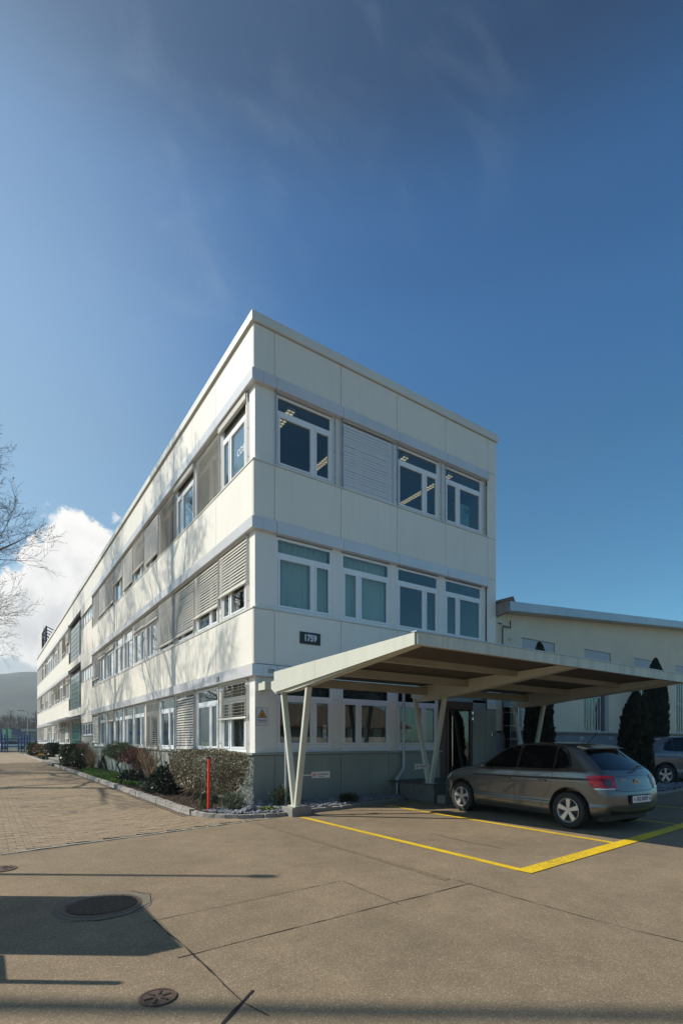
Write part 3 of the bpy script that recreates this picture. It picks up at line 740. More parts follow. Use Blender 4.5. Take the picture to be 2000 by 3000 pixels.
# stair section with green glass-block screens
part('recess_wall', MB(TL).box(25.0, 30.6, .9, 1.0, .4, 9.62).box(25.0, 25.06, .05, .9, 3.6, 9.6).box(30.54, 30.6, .05, .9, 1.2, 9.6), mPier, bld)
for (z0, z1) in ((6.90, 9.03), (3.62, 5.85)):
    scn = part('glass_block_screen', MB(TL).box(25.65, 29.3, .02, .10, z0, z1), mGreen2, bld)
    nx, nz = 10, 7; wx = (29.3-25.65)/nx; wz = (z1-z0)/nz
    base = MB(TL).box(.02, wx-.02, -.006, .02, .02, wz-.02).mesh('glass_block'); base.materials.append(mGreen)
    for a in range(nx):
        for b in range(nz): link('glass_block', base, None, scn, (0, 25.65+a*wx, z0+b*wz))
    part('screen_frame', MB(TL).box(25.5, 25.65, -.01, .12, z0-.03, z1+.03).box(29.3, 29.4, -.01, .12, z0-.03, z1+.03).box(25.65,29.3,-.01,.12,z0-.04,z0), mMetal, scn)
dg_ = part('green_glass_door', MB(TL).box(25.7, 29.3, .06, .10, .62, 2.75), mGreen, bld)
part('mullion', MB(TL).box(25.6,25.7,.04,.12,.6,2.8).box(29.3,29.4,.04,.12,.6,2.8).box(27.45,27.5,.045,.11,.62,2.75).box(25.7,29.3,.045,.11,1.55,1.58).box(25.7,29.3,.045,.11,2.2,2.23), mGreen2, dg_)
part('door_canopy', MB(TL).box(24.95, 37.0, -.75, .0, 2.86, 2.92).box(24.95, 37, -.78, -.75, 2.83, 2.95), mZinc, bld)
mb = MB(TL)
for a in (26.0, 29.0, 32, 35): mb.bar((a, -.70, 2.93), (a, -.02, 3.1), .03)
part('canopy_bracket', mb, mMetal, bld)
# curtains
def wavy(T, a0, a1, z0, z1, d, amp, per, mat, gap=None):
    n = int((a1-a0)/per*8); vs = []; fs = []
    for i in range(n+1):
        a = a0 + (a1-a0)*i/n; y = d + amp*math.sin(2*math.pi*a/per + 1.3*math.sin(a*3))
        vs += [T(a, y, z0), T(a, y, z1)]
    fs = [(2*i, 2*i+2, 2*i+3, 2*i+1) for i in range(n)]
    me = ME(vs, fs, 'curtain'); me.polygons.foreach_set('use_smooth', [True]*len(fs)); link('curtain', me, mat, bld)
wavy(TR, .62, 2.12, 4.5, 6.15, .26, .035, .15, mCurt); wavy(TR, 2.44, 3.95, 4.5, 6.15, .26, .035, .15, mCurt)
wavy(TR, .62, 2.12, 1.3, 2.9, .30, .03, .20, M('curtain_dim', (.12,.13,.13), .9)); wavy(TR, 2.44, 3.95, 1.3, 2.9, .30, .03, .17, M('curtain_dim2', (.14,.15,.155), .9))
for a0, a1 in ((1.72,1.95),(2.46,2.56),(2.72,2.86),(3.2,3.34),(3.55,3.82),(4.25,4.4)): wavy(TR, a0, a1, 1.3, 1.80, .25, .02, .07, mCurtW)
part('inner_shutter', MB(TR).box(.66,1.45,.22,.25,1.42,1.75), mIntDark, bld)
for f in (0, 1, 2):
    for i in range(11):
        if f == 0 and i in (1,3,5,6,7,9,0): 
            part('roller_blind', MB(TL).box(YR[i]+.2, YR[i+1]-.12, .24, .25, SILL[f]+.05, BB[f]-.05), M('roller', (.30,.38,.37), .8) if i == 0 else bpy.data.materials['roller'], bld)
for i in (0, 2): part('roller_blind', MB(TL).box(YR[i]+.2, YR[i+1]-.12, .24, .25, 7.8, 9.0), bpy.data.materials['roller'], bld)
# entrance: dark door with copper frame, side panel, pilaster and wall
ent = part('entrance_door', MB(TR).box(6.05, 6.13, .03, .12, .43, 2.62).box(7.02, 7.14, .03, .12, .43, 2.62).box(6.13, 7.02, .03, .12, 2.42, 2.62).box(6.22, 6.245, .0, .03, .6, 2.35), mCopper, bld)
part('pane', MB(TR).box(6.13, 7.02, .06, .07, .43, 2.42), mDoorGl, ent)
part('door_handle', MB().tube([(6.235,-.01,.75),(6.235,-.01,2.2)], .013, 8), mChrome, ent)
part('entrance_panel', MB(TR).box(5.76, 6.04, .05, .12, .43, 2.62), mCopper, bld)
part('entrance_wall', MB(TR).box(7.145, 7.70, .02, .15, .43, 2.71).box(7.70, BW, .0, .15, 0, 2.44).box(5.76, 7.70, .16, .24, 2.62, 2.95).box(5.76,7.7,.02,.16,2.63,2.73), mPlinth, bld)
part('entrance_back', MB(TR).box(5.8, 7.1, 1.2, 1.3, .4, 2.7), mIntDark, bld)
part('wall_lamp', MB(TR).box(7.92, 8.02, -.06, -.001, 1.62, 1.75), mChrome, bld, bevel=.01)
part('door_sign', MB(TR).box(7.42, 7.50, -.0, .019, 1.50, 1.58), M('yellow_plate', (.45,.5,.03), .5), bld)
for z in (2.28, 2.10): part('door_fitting', MB(TR).box(7.09, 7.13, .0, .029, z, z+.08), mChrome, bld)
# ceiling lamps on the top floor
mLouv = M('louvre', (.80,.74,.60), .3)
mLampGlow = emit('tube', (1,.82,.55), .5)  # slight glow stands in for light reflected by the unlit louvres
for k, (x, y0, y1, lab) in enumerate(((1.15, .35, 1.35, 'short louvred ceiling lamp behind the top floor window nearest the building corner'), (3.0, .9, 4.0, 'louvred ceiling lamp deeper in the room, in the narrow pane beside the blind'), (4.75, .32, .95, 'short louvred ceiling lamp at the head of the third top floor window'), (6.5, .32, 4.2, 'long louvred ceiling lamp crossing both right hand top floor windows'))):
    cl = thing('ceiling_lamp', lab, 'ceiling lamp', (x, 0, 9.38), 0, 'ceiling lamps on the top floor')
    part('lamp_housing', MB().box(-.11, .11, y0, y1, .0, .06), mWhite, cl)
    mb = MB(); n = int((y1-y0)/.11)
    for i in range(n): mb.box(-.10, .10, y0+.05+i*.11, y0+.075+i*.11, -.028, -.012)
    mb.box(-.11,-.10,y0,y1,-.03,0).box(.10,.11,y0,y1,-.03,0).box(-.008,.008,y0,y1,-.03,-.012)
    part('louvre', mb, mLouv, cl)
    part('lamp_glow', MB().box(-.095,.095,y0+.03,y1-.03,-.010,-.001), mLampGlow, cl)
# window poster at the top right window and signage
po = part('window_poster', MB(TR).box(6.66+.05, 7.10, .135, .14, 7.86, 8.52), M('poster', (.28,.50,.52), .5), bld)
def ring_mb(T, a, z, r0, r1, d0, d1, n=24):
    mb = MB(T); vs = []; fs = []
    for k in range(n):
        t = 2*math.pi*k/n
        for r in (r0, r1):
            for d in (d0, d1): vs.append((a+r*math.cos(t), d, z+r*math.sin(t)))
    for k in range(n):
        b, c = 4*k, 4*((k+1) % n)
        fs += [(b, c, c+2, b+2), (b+1, b+3, c+3, c+1), (b, b+1, c+1, c), (b+2, c+2, c+3, b+3)]
    mb.add(vs, fs); return mb
part('emblem', ring_mb(TR, 6.97, 8.36, .001, .095, .131, .134), M('deep_green', (.01,.12,.08), .5), po)
part('emblem', ring_mb(TR, 6.86, 8.17, .055, .075, .131, .134), M('mid_teal', (.07,.25,.23), .5), po)
lettering('K', .15, M('poster_white', (.35,.6,.6), .5), po, (6.97,.129,8.36), bold=.002)
lg = part('window_print', MB(TL).box(.70,.72,.128,.13,8.35,8.36), mWhite, bld)
lettering('COS', .22, mWhite, lg, (.118, .95, 8.36), (R(90), 0, R(-90)), .002)
for i in range(5): part('print_line', MB(TL).box(.72, 1.15, .118,.120, 8.16-i*.055, 8.17-i*.055), M('print_line', (.15,.3,.35), .5) if i == 0 else bpy.data.materials['print_line'], lg)

sg = thing('number_sign', 'black rectangular house number sign reading 1759 on the white facade', 'sign', (1.45, -.012, 3.90))
part('plate', MB().box(-.28,.28,-.012,.008,-.14,.14), mBlack, sg)
lettering('1759', .205, M('sign_white', (.62,.63,.64), .5), sg, (0,-.014,0), bold=.010, sx=.86)
sp_ = thing('number_plate', 'tiny white enamel plate reading 1759 on the corner beam', 'sign', (.41, -.055, 3.05))
part('plate', MB().box(-.075,.075,-.006,.004,-.042,.042), mBlack, sp_)
part('face', MB().box(-.068,.068,-.0085,-.006,-.036,.036), M('enamel', (.6,.58,.52), .5), sp_)
lettering('1759', .075, mBlack, sp_, (0,-.010,0), bold=.001, sx=.8)
bp_ = thing('blue_plate', 'small dark blue plate on the beam of the sunny side', 'sign', (-.055, 1.98, 3.03))
part('plate', MB().box(-.006,.004,-.07,.07,-.055,.055), M('navy', (.02,.05,.09), .4), bp_)
part('stripe', MB().box(-.008,-.006,-.02,-.005,-.045,.045).box(-.008,-.006,.012,.027,-.045,.045), mWhite, bp_)
wsn = thing('warning_sign', 'white warning sign with an orange triangle reading Vorsicht on the corner pier', 'sign', (.24, .065, 2.03))
part('plate', MB().box(-.14,.14,-.008,.004,-.195,.195), M('sign_plate', (.66,.67,.70), .5), wsn)
part('rim', MB().box(-.145,.145,-.006,.003,-.2,-.1951).box(-.145,.145,-.006,.003,.1951,.2).box(-.145,-.1401,-.006,.003,-.195,.195).box(.1401,.145,-.006,.003,-.195,.195), mDark, wsn)
tri = lambda s, y0, y1, z: MB().prism([(-s, z), (s, z), (0, z+s*1.73)], lambda p, k: (p[0], (y0, y1)[k], p[1]))
part('triangle', tri(.115, -.0105, -.008, -.03), mBlack, wsn); part('triangle', tri(.088, -.0130, -.0105, -.016), M('orange', (.72,.33,.02), .5), wsn)
part('pictogram', MB().box(-.03,.02,-.0150,-.013,.0,.035).box(-.03,-.024,-.015,-.013,.035,.075).box(-.024,.012,-.015,-.013,.069,.075).box(.012,.018,-.015,-.013,.035,.075).box(.022,.028,-.015,-.013,-.005,.06).box(.028,.055,-.015,-.013,-.005,.001), mBlack, wsn)
lettering('Vorsicht!', .058, mBlack, wsn, (0,-.0095,-.085), bold=.0008); lettering('Flurförderzeuge', .031, mBlack, wsn, (0,-.0095,-.125))
ns = thing('no_entry_sticker', 'white notice with a red ring stuck on the ground floor window', 'sign', (1.92, .085, 1.72))
part('plate', MB().box(-.05,.05,-.004,.004,-.17,.15), M('notice', (.5,.5,.5), .5), ns)
part('red_ring', ring_mb(TR, 0, .07, .028, .042, -.008, -.004), M('ring_red', (.5,.03,.03), .5), ns)
part('print', MB().box(-.03,.03,-.006,-.004,-.06,-.05).box(-.03,.03,-.006,-.004,-.09,-.08).box(-.01,.01,-.006,-.004,.06,.08), mDark, ns)
# rooftop sign scaffold, far end
rs = thing('rooftop_sign', 'dark steel scaffold carrying a faded sign panel on the far end of the roof', 'sign frame', (.35, 51.0, 10.96))
mb = MB()
for x in (0., 1.1):
    for y in (0., 4.5):
        mb.bar((x, y, 0), (x, y, 2.45 if x == 0 else 2.0), .13)
    mb.bar((x, 0, 1.9), (x, 4.5, 1.9), .1)
for y in (0., 1.5, 3.0, 4.5):
    mb.bar((0, y, 0), (0, y, 2.45), .09); mb.bar((0, y, 2.4), (1.1, y, 1.9), .08); mb.bar((0, y, .3), (1.1, y, 1.8), .08); mb.bar((1.1, y, .2), (0, y, 1.5), .08); mb.bar((1.1, y, 0), (1.1, y, 2.0), .09)
mb.bar((0, 0, 2.43), (0, 4.5, 2.43), .11)
part('scaffold', mb, M('dark_steel', (.06,.055,.07), .6), rs)
part('sign_panel', MB().box(.1, .14, 4.9, 12.0, .9, 3.4), M('faded_panel', (.60,.58,.58), .6, var=.08, vs=.6), rs)

# ------------------------------------------------------------------ canopy
can = thing('entrance_canopy', 'flat grey green entrance canopy on slanting V columns over the parking bays', 'canopy')
def top_z(y): return 2.92 + (-.84 - y)*.020
def beam(X, w, ybk, mat, name='canopy_beam'):
    poly = [(-.60, 2.59), (-.80, 2.47), (-1.5, 2.475), (-5.05, 2.85), (-5.05, 2.93), (-.86, top_z(-.86)-.07), (-.84, 2.76), (-.60, 2.74)]
    part(name, MB().prism(poly, lambda p, k: (X + (-w/2, w/2)[k], p[0], p[1])), mat, can)
fasc = [(-.70, 2.515), (-5.10, 2.815), (-5.10, top_z(-5.1)), (-2.9, top_z(-2.9))]
def fascia(X0, X1):
    for (ya, yb) in ((-.82, -2.45), (-2.455, -5.10)):
        za = 2.49 + (2.835-2.49)*(-.82-ya)/4.28; zb_ = 2.49 + (2.835-2.49)*(-.82-yb)/4.28
        poly = [(ya, za), (yb, zb_), (yb, top_z(yb)), (ya, top_z(ya))]
        part('side_fascia', MB().prism(poly, lambda p, k: (X0 if k == 0 else X1, p[0], p[1])), mCan, can)
fascia(.085, .115); fascia(8.60, 8.63)
for X in (.22, 4.2, 8.2): beam(X, .18, -.30, mCan)
for (xa, xb) in ((.118, .62), (.625, 3.55), (3.555, 6.15), (6.155, 8.35), (8.355, 8.63)):
    part('front_fascia', MB().box(xa, xb, -5.13, -5.10, 2.835, top_z(-5.1)+.004), mCanF, can)
part('edge_flashing', MB().box(.085, 8.64, -5.145, -5.03, top_z(-5.1)+.006, top_z(-5.1)+.022), mZinc, can)
part('roof_deck', MB().add([(.12,-.83,2.90),(8.60,-.83,2.90),(8.60,-5.09,2.985),(.12,-5.09,2.985),(.12,-.83,2.925),(8.60,-.83,2.925),(8.60,-5.09,3.008),(.12,-5.09,3.008)],
     [(0,3,2,1),(4,5,6,7),(0,1,5,4),(1,2,6,5),(2,3,7,6),(3,0,4,7)]), mZinc, can)
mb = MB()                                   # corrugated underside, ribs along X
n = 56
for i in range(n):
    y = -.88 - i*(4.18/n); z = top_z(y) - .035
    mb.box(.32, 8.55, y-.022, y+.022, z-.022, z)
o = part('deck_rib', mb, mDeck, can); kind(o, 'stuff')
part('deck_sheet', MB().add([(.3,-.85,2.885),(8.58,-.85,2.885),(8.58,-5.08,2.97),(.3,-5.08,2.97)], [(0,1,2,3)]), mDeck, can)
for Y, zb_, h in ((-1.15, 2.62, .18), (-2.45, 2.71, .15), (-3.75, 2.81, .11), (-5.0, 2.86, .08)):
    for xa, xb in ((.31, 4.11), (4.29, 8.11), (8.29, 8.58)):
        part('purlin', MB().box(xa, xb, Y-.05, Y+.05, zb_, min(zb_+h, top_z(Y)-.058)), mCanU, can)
for X, yb, zb0 in ((.22, -1.50, .19), (4.08, -1.30, .45), (8.2, -1.15, .30)):
    for yt in (yb+.52, yb-.50):
        tb = MB().bar((X, yb + (.045 if yt > yb else -.045), zb0), (X, yt, 2.52), .075, .115, up=(1,0,0))
        part('column_leg', tb, mCan, can, bevel=.006)
    part('foot_plate', MB().box(X-.1, X+.1, yb-.15, yb+.15, zb0-.012, zb0+.008), mCan, can)
part('drain_pipe', MB().tube([(.42,-.72,2.9),(.42,-.72,.1)], .03, 10), mZinc, can, smooth=True)
part('wall_bracket', MB().box(.13,.31,-.30,.04,2.60,2.78), mCan, can)
fb = thing('footing_block', 'concrete footing block in the slate chippings under the first V column', 'concrete block', (.25,-1.47,0), R(3))
part('block', MB().box(-.22,.24,-.20,.20,-.05,.175), mConc, fb, bevel=.012)
mLand = thing('landing', 'dark stone entrance landing with a step beside the parked car', 'steps')
part('platform', MB().box(4.18,7.70,-.38,.0,.0,.42).box(3.90,8.1,-1.62,-.385,.0,.42), mConcD, mLand, bevel=.01)
part('paving_slab', MB().box(3.87,8.12,-1.65,.0,.421,.45), M('landing_stone', (.07,.07,.07), .5, var=.2, vs=3), mLand)
part('step', MB().box(4.5,8.1,-1.95,-1.66,.0,.18).box(4.5,8.1,-1.95,-1.66,.181,.21), mConcD, mLand)
part('kerb_block', MB().box(3.95,4.45,-1.93,-1.66,.0,.2), mConc, mLand, bevel=.02)
rp = thing('rain_pipe', 'zinc downpipe with a kinked foot on the dark plinth wall', 'downpipe')
part('pipe', MB().tube([(4.33,-.06,2.9),(4.33,-.06,.85),(4.31,-.07,.74),(4.10,-.10,.55),(4.07,-.10,.48),(4.07,-.10,.05)], .042, 12), mZinc, rp, smooth=True)
mb = MB()
for z in (1.15, 2.2): mb.lathe([(.046,-.02),(.052,-.01),(.052,.01),(.046,.02)], 12, 'z', (4.33,-.06,z))
part('clamp', mb, mZinc, rp)
def auw(x0, xs, y, z, lab):
    s_ = thing('name_sign', lab, 'sign', (x0, y, z), R(-7), 'Auwiesen direction signs on the columns')
    part('bracket', MB().box(xs, -.0, -.012, .012, -.012, .012) if xs < 0 else MB().box(0, xs, -.012,.012,-.012,.012), mCan, s_)
    xc = .20 if xs < 0 else -.22
    part('plate', MB().box(xc-.20, xc+.20, -.010, .004, -.062, .062), M('plate_white', (.62,.6,.58), .5) if xs < 0 else bpy.data.materials['plate_white'], s_)
    mb = MB()
    for i in range(5):
        h = (i-2)*.014; w = math.sqrt(max(.034**2 - h*h, .0001)); mb.box(xc-.15-w, xc-.15+w, -.0125, -.010, h-.004, h+.004)
    part('emblem', mb, bpy.data.materials['ring_red'], s_)
    lettering('AUWIESEN', .052, mDark, s_, (xc+.04,-.0115,.008), sx=.98); lettering('IMMOBILIEN', .020, mDark, s_, (xc+.02,-.0115,-.035), bold=.0003)
auw(.58, -.30, -1.52, .79, 'small white AUWIESEN sign on a bracket at the front V column')
auw(3.95, .12, -1.42, .87, 'small white AUWIESEN sign in shade at the V column by the landing')

# ------------------------------------------------------------------ hall behind on the right
hall = thing('low_hall', 'low cream plastered hall with a grey metal eaves band right of the office', 'building')
def hz(x): return 5.47 + (x-8.3)*.078
HX1 = 34.0
opens = [(8.53, 9.33, .5, 3.05, 'door'), (9.51, 9.97, 1.84, 3.0, 'win'), (13.14, 14.68, 1.84, 4.52, 'grille'), (16.79, 18.4, 1.84, 4.53, 'grille'), (20.42, 22.0, 1.84, 4.57, 'grille')]
HY = .03
mb = MB(); xs = 8.19
for (a, b, z0, z1, t) in opens:
    mb.box(xs, a, HY, HY+.3, 1.80, hz(xs)-.0); mb.box(a, b, HY, HY+.3, z1, hz(a)); mb.box(a, b, HY, HY+.3, 1.80, z0) if z0 > 1.81 else None
    xs = b
mb.box(xs, HX1, HY, HY+.3, 1.80, hz(xs))
part('wall', mb, mPlaster, hall)
# wedge between wall top and sloping eaves
part('gable_wedge', MB().prism([(8.19, 5.2), (HX1, 5.2), (HX1, hz(HX1)+.02), (8.19, hz(8.19)+.02)], lambda p, k: (p[0], (HY+.001, HY+.29)[k], p[1])), mPlaster, hall)
part('plinth', MB().box(8.19, 8.53, HY+.02, HY+.3, 0, 1.74).box(9.33, HX1, HY+.02, HY+.3, 0, 1.74), mPlinthH, hall)
mb = MB()
x = 9.33
while x < 30:
    w = rnd.uniform(.7, 1.3); mb.box(x, x+w-.01, HY-.06-rnd.uniform(0,.02), HY+.3, 1.742, 1.80+rnd.uniform(-.01,.01)); x += w
part('sill_course', mb, mSill, hall)
part('back_volume', MB().box(8.3, HX1, 1.5, 1.6, 0, 5.4).box(HX1-.1,HX1,.3,14,0,6.5), mIntDark, hall)
xs = [8.30, 11.25, 14.05, 16.8, 19.55, 22.3, 26, 30, HX1]
for a, b in zip(xs, xs[1:]):
    za, zb_ = hz(a), hz(b)
    part('eaves_panel', MB().prism([(a+.006, za), (b-.006, zb_), (b-.006, zb_+.28), (a+.006, za+.28)], lambda p, k: (p[0], (-.42, HY+.28)[k], p[1])), mZinc, hall)
part('eaves_end', MB().prism([(-.41, 5.42), (.3, 5.30), (.3, 5.75), (-.41, 5.73)], lambda p, k: ((8.20, 8.296)[k], p[0], p[1])), mSill, hall)
part('roof_tile_edge', MB().add([(8.22,-.30,5.74),(8.75,-.30,5.78),(8.75,.2,5.83),(8.22,.2,5.80),(8.3,-.3,5.85),(8.62,-.3,5.98),(8.6,.2,5.98),(8.3,.2,5.87)], [(0,3,2,1),(4,5,6,7),(0,1,5,4),(1,2,6,5),(2,3,7,6),(3,0,4,7)]), mTile, hall)
part('roof', MB().prism([(8.2, hz(8.2)+.26), (HX1, hz(HX1)+.26), (HX1, hz(HX1)+.3), (8.2, hz(8.2)+.3)], lambda p, k: (p[0], (HY+.29, 14)[k], p[1])), mZinc, hall)
mShut = M('shutter_box', (.40,.42,.45), .5)
for a, b in ((9.50, 11.23), (13.14, 14.87), (16.79, 18.4), (20.42, 22.0), (24.1, 25.7)):
    part('shutter_box', MB().box(a, b, HY-.004, HY+.1, 4.50, 4.82), mShut, hall)
    part('shutter_reveal', MB().box(a-.03, b+.05, HY-.012, HY-.001, 4.825, 4.85).box(b+.001, b+.05, HY-.012, HY-.001, 4.50, 4.824), M('reveal', (.2,.19,.16), .7) if a < 10 else bpy.data.materials['reveal'], hall)
for (a, b, z0, z1, t) in opens:
    if t == 'grille':
        w = MB().box(a, a+.07, HY+.08, HY+.16, z0, z1-.02).box(b-.35, b-.28, HY+.08, HY+.16, z0, z1-.02).box(b-.06, b, HY+.05, HY+.16, z0, z1-.02).box(a+.07, b-.35, HY+.08, HY+.16, 3.1, 3.2).box(a+.07, b-.35, HY+.08, HY+.16, z0, z0+.06)
        fr = part('window', w, mShut, hall)
        part('pane', MB().box(a+.07, b-.35, HY+.10, HY+.105, z0, z1-.02), mGlass, fr)
        mb = MB()
        for i in range(1, 5): x = a+.1+(b-a-.5)*i/5; mb.box(x-.012, x+.012, HY+.02, HY+.044, z0, z1-.1)
        part('grille_bar', mb, mPier, fr)
        part('side_shutter', MB().box(b-.27, b-.07, HY+.05, HY+.07, z0, z1-.02), mIntDark, fr)
        part('pilaster', MB().box(b+.001, b+.10, HY-.02, HY+.05, z0, z1), mShut, hall)
    elif t == 'win':
        fr = part('window', MB().box(a, a+.1, HY+.05, HY+.12, z0, z1).box(b-.09, b, HY+.05, HY+.12, z0, z1).box(a+.1, b-.09, HY+.05, HY+.12, z0, z0+.05).box(a-.05,b+.05,HY+.05,HY+.12,z1-.06,z1), mFrame, hall)
        part('pane', MB().box(a+.1, b-.09, HY+.08, HY+.085, z0+.05, z1-.06), mGlass, fr)
        part('sill_paper', MB().box(a+.1, a+.3, HY+.13, HY+.2, z0+.05, z0+.22), mWhite, fr)
    else:
        fr = part('grille_door', MB().box(a, a+.04, HY, HY+.05, z0, z1).box(b-.04, b, HY, HY+.05, z0, z1).box(a+.04, b-.04, HY, HY+.05, 2.55, 2.60), mMetal, hall)
        mb = MB()
        for i in range(5): mb.box(a+.04, b-.04, HY+.01, HY+.02, .7+i*.42, .715+i*.42)
        mb.box((a+b)/2-.008, (a+b)/2+.008, HY+.01, HY+.025, z0, 2.9)
        part('grille_bar', mb, mMetal, fr)
        part('upper_light', MB().box(a+.04, b-.04, HY+.08, HY+.09, 2.60, z1), M('pale_light', (.3,.34,.38), .4), fr)
part('vent_pipe', MB().tube([(8.42,-.05,3.2),(8.42,-.05,5.0),(8.45,-.05,5.08),(8.80,-.05,5.06),(8.80,-.05,5.28)], .022, 8).tube([(8.25,-.02,5.15),(8.40,-.04,5.14)], .018, 8).tube([(8.44,-.04,3.2),(8.44,-.04,1.75),(8.50,-.06,1.6),(8.50,-.06,.5)], .022, 8), mIron, hall, smooth=True)
part('hall_plate', MB().box(8.78, 8.95, HY-.012, HY-.001, 4.68, 4.76), M('plate_grey', (.42,.41,.37), .6), hall)
for x, t in ((12.95, 'BESUCHER'), (14.95, 'KUNDEN')):
    s_ = thing('bay_plate', 'small white plate on the hall plinth %s' % ('left of the antenna' if x < 14 else 'between the two thujas'), 'sign', (x, HY, 1.58))
    part('plate', MB().box(-.13,.13,-.0,.018,-.055,.055), M('bay_white', (.5,.52,.52), .5) if x < 14 else bpy.data.materials['bay_white'], s_)
    part('print', MB().box(-.09,.09,-.003,-.0005,-.015,-.005).box(-.09,.05,-.003,-.0005,.01,.02), bpy.data.materials['reveal'], s_)
ls = thing('hall_number', 'small pale number plate on the hall wall above the rear thuja', 'sign', (18.9, HY, 4.1))
part('plate', MB().box(-.16,.16,-.02,-.001,-.09,.09), mShut, ls)
lettering('1763', .13, mDark, ls, (0,-.022,0), bold=.001)
bin_ = thing('ashtray_bin', 'wall ashtray bin of steel beside the entrance pilaster', 'bin', (8.55,-.35,.62))
part('bin_body', MB().lathe([(.0,.0),(.13,.0),(.13,.45),(.11,.5),(.0,.5)], 20, 'z'), M('bin_dark', (.03,.03,.03), .5), bin_, smooth=True)
part('bin_lid', MB().lathe([(.135,.52),(.14,.6),(.08,.66),(.0,.67)], 20, 'z'), mChrome, bin_, smooth=True)
part('post', MB().box(-.03,.03,-.03,.03,-.62,.0), mMetal, bin_)

# building opposite (behind the camera, seen only as a reflection in the panes)
opp = thing('opposite_hall', 'low tiled hall across the yard, seen reflected in the ground floor windows', 'building', (0,-34,0))
part('wall', MB().box(-30, 34, -8, 0, 0, 3.0), M('opp_wall', (.22,.21,.19), .8, var=.2, vs=.4), opp)
part('window_band', MB().box(-29, 33, 0, .05, 1.1, 1.9), M('opp_white', (.62,.6,.54), .6), opp)
part('roof', MB().add([(-31,.8,3.0),(35,.8,3.0),(35,-5,5.6),(-31,-5,5.6),(-31,.8,2.85),(35,.8,2.85)], [(0,1,2,3),(0,4,5,1)]), M('opp_tile', (.19,.14,.10), .8, var=.5, vs=3, bump=.8, bs=6), opp, recalc=False)

# ------------------------------------------------------------------ cars
def lerp_tab(tab, x):
    if x <= tab[0][0]: return tab[0][1]
    for (x0,y0),(x1,y1) in zip(tab, tab[1:]):
        if x <= x1: t = (x-x0)/(x1-x0); t = t*t*(3-2*t)*.35 + t*.65; return y0 + (y1-y0)*t
    return tab[-1][1]
ZT = [(-1.985,1.365),(-1.72,1.375),(-1.3,1.425),(-.7,1.455),(-.3,1.458),(.05,1.43),(.28,1.375),(.60,1.20),(.85,1.055),(1.02,1.00),(1.4,.955),(1.75,.88),(1.95,.79),(2.075,.70)]
ZB = [(-1.985,.985),(-1.3,.975),(-.3,.955),(.9,.935),(1.3,.90),(1.7,.83),(1.95,.73),(2.075,.66)]
WT = [(-1.985,.70),(-1.90,.775),(-1.72,.835),(-1.3,.875),(0,.876),(1.2,.872),(1.6,.855),(1.85,.79),(1.98,.70),(2.075,.56)]
YRR = [(.18,-1.80),(.28,-1.86),(.40,-1.905),(.50,-1.925),(.60,-1.92),(.645,-1.90),(.67,-1.86),(.80,-1.85),(.93,-1.80),(1.0,-1.735),(1.15,-1.54),(1.30,-1.335),(1.345,-1.30),(1.385,-1.31),(1.46,-1.28)]
YFF = [(.18,1.93),(.30,2.05),(.45,2.075),(.60,2.06),(.70,2.01),(.80,1.95),(1.5,1.9)]
ZLO = [(-1.985,.27),(-1.7,.21),(-1.3,.19),(1.3,.18),(1.8,.19),(2.075,.22)]
def car_section(y0):
    W = lerp_tab(WT, y0); zt = lerp_tab(ZT, y0); zb = lerp_tab(ZB, y0); zl = lerp_tab(ZLO, y0); k = zb/.955
    gh = max(zt-zb, .02); t = min(1, gh/.30)
    rows = [(0, zl), (.80*W, zl), (.955*W, zl+.02), (.985*W, .33), (.992*W, .415), (.972*W, .45), (.985*W, .60), (1.0*W, .755*k), (1.0*W, .808*k), (.972*W, .832*k), (.962*W, .90*k), (.945*W, zb-.005),
            (.915*W, zb+.012), (lerp(.86,.845,t)*W, zb+gh*lerp(.45,.36,t)), (lerp(.80,.775,t)*W, zb+gh*lerp(.70,.72,t)), (lerp(.72,.70,t)*W, zt-lerp(.012,.045,t)), (lerp(.62,.635,t)*W, zt-lerp(.008,.014,t)), (.35*W, zt+.002), (0, zt+.008)]
    out = []
    for x, z in rows:
        y = y0
        if y0 < -.95: b = (-.95-y0)/1.035; y = y0 + b*(lerp_tab(YRR, z)+1.985)
        if y0 > 1.3: b = (y0-1.3)/.775; y = y0 + b*(lerp_tab(YFF, z)-2.075)
        out.append((x, y, z))
    return out
def lerp(a, b, t): return a + (b-a)*t
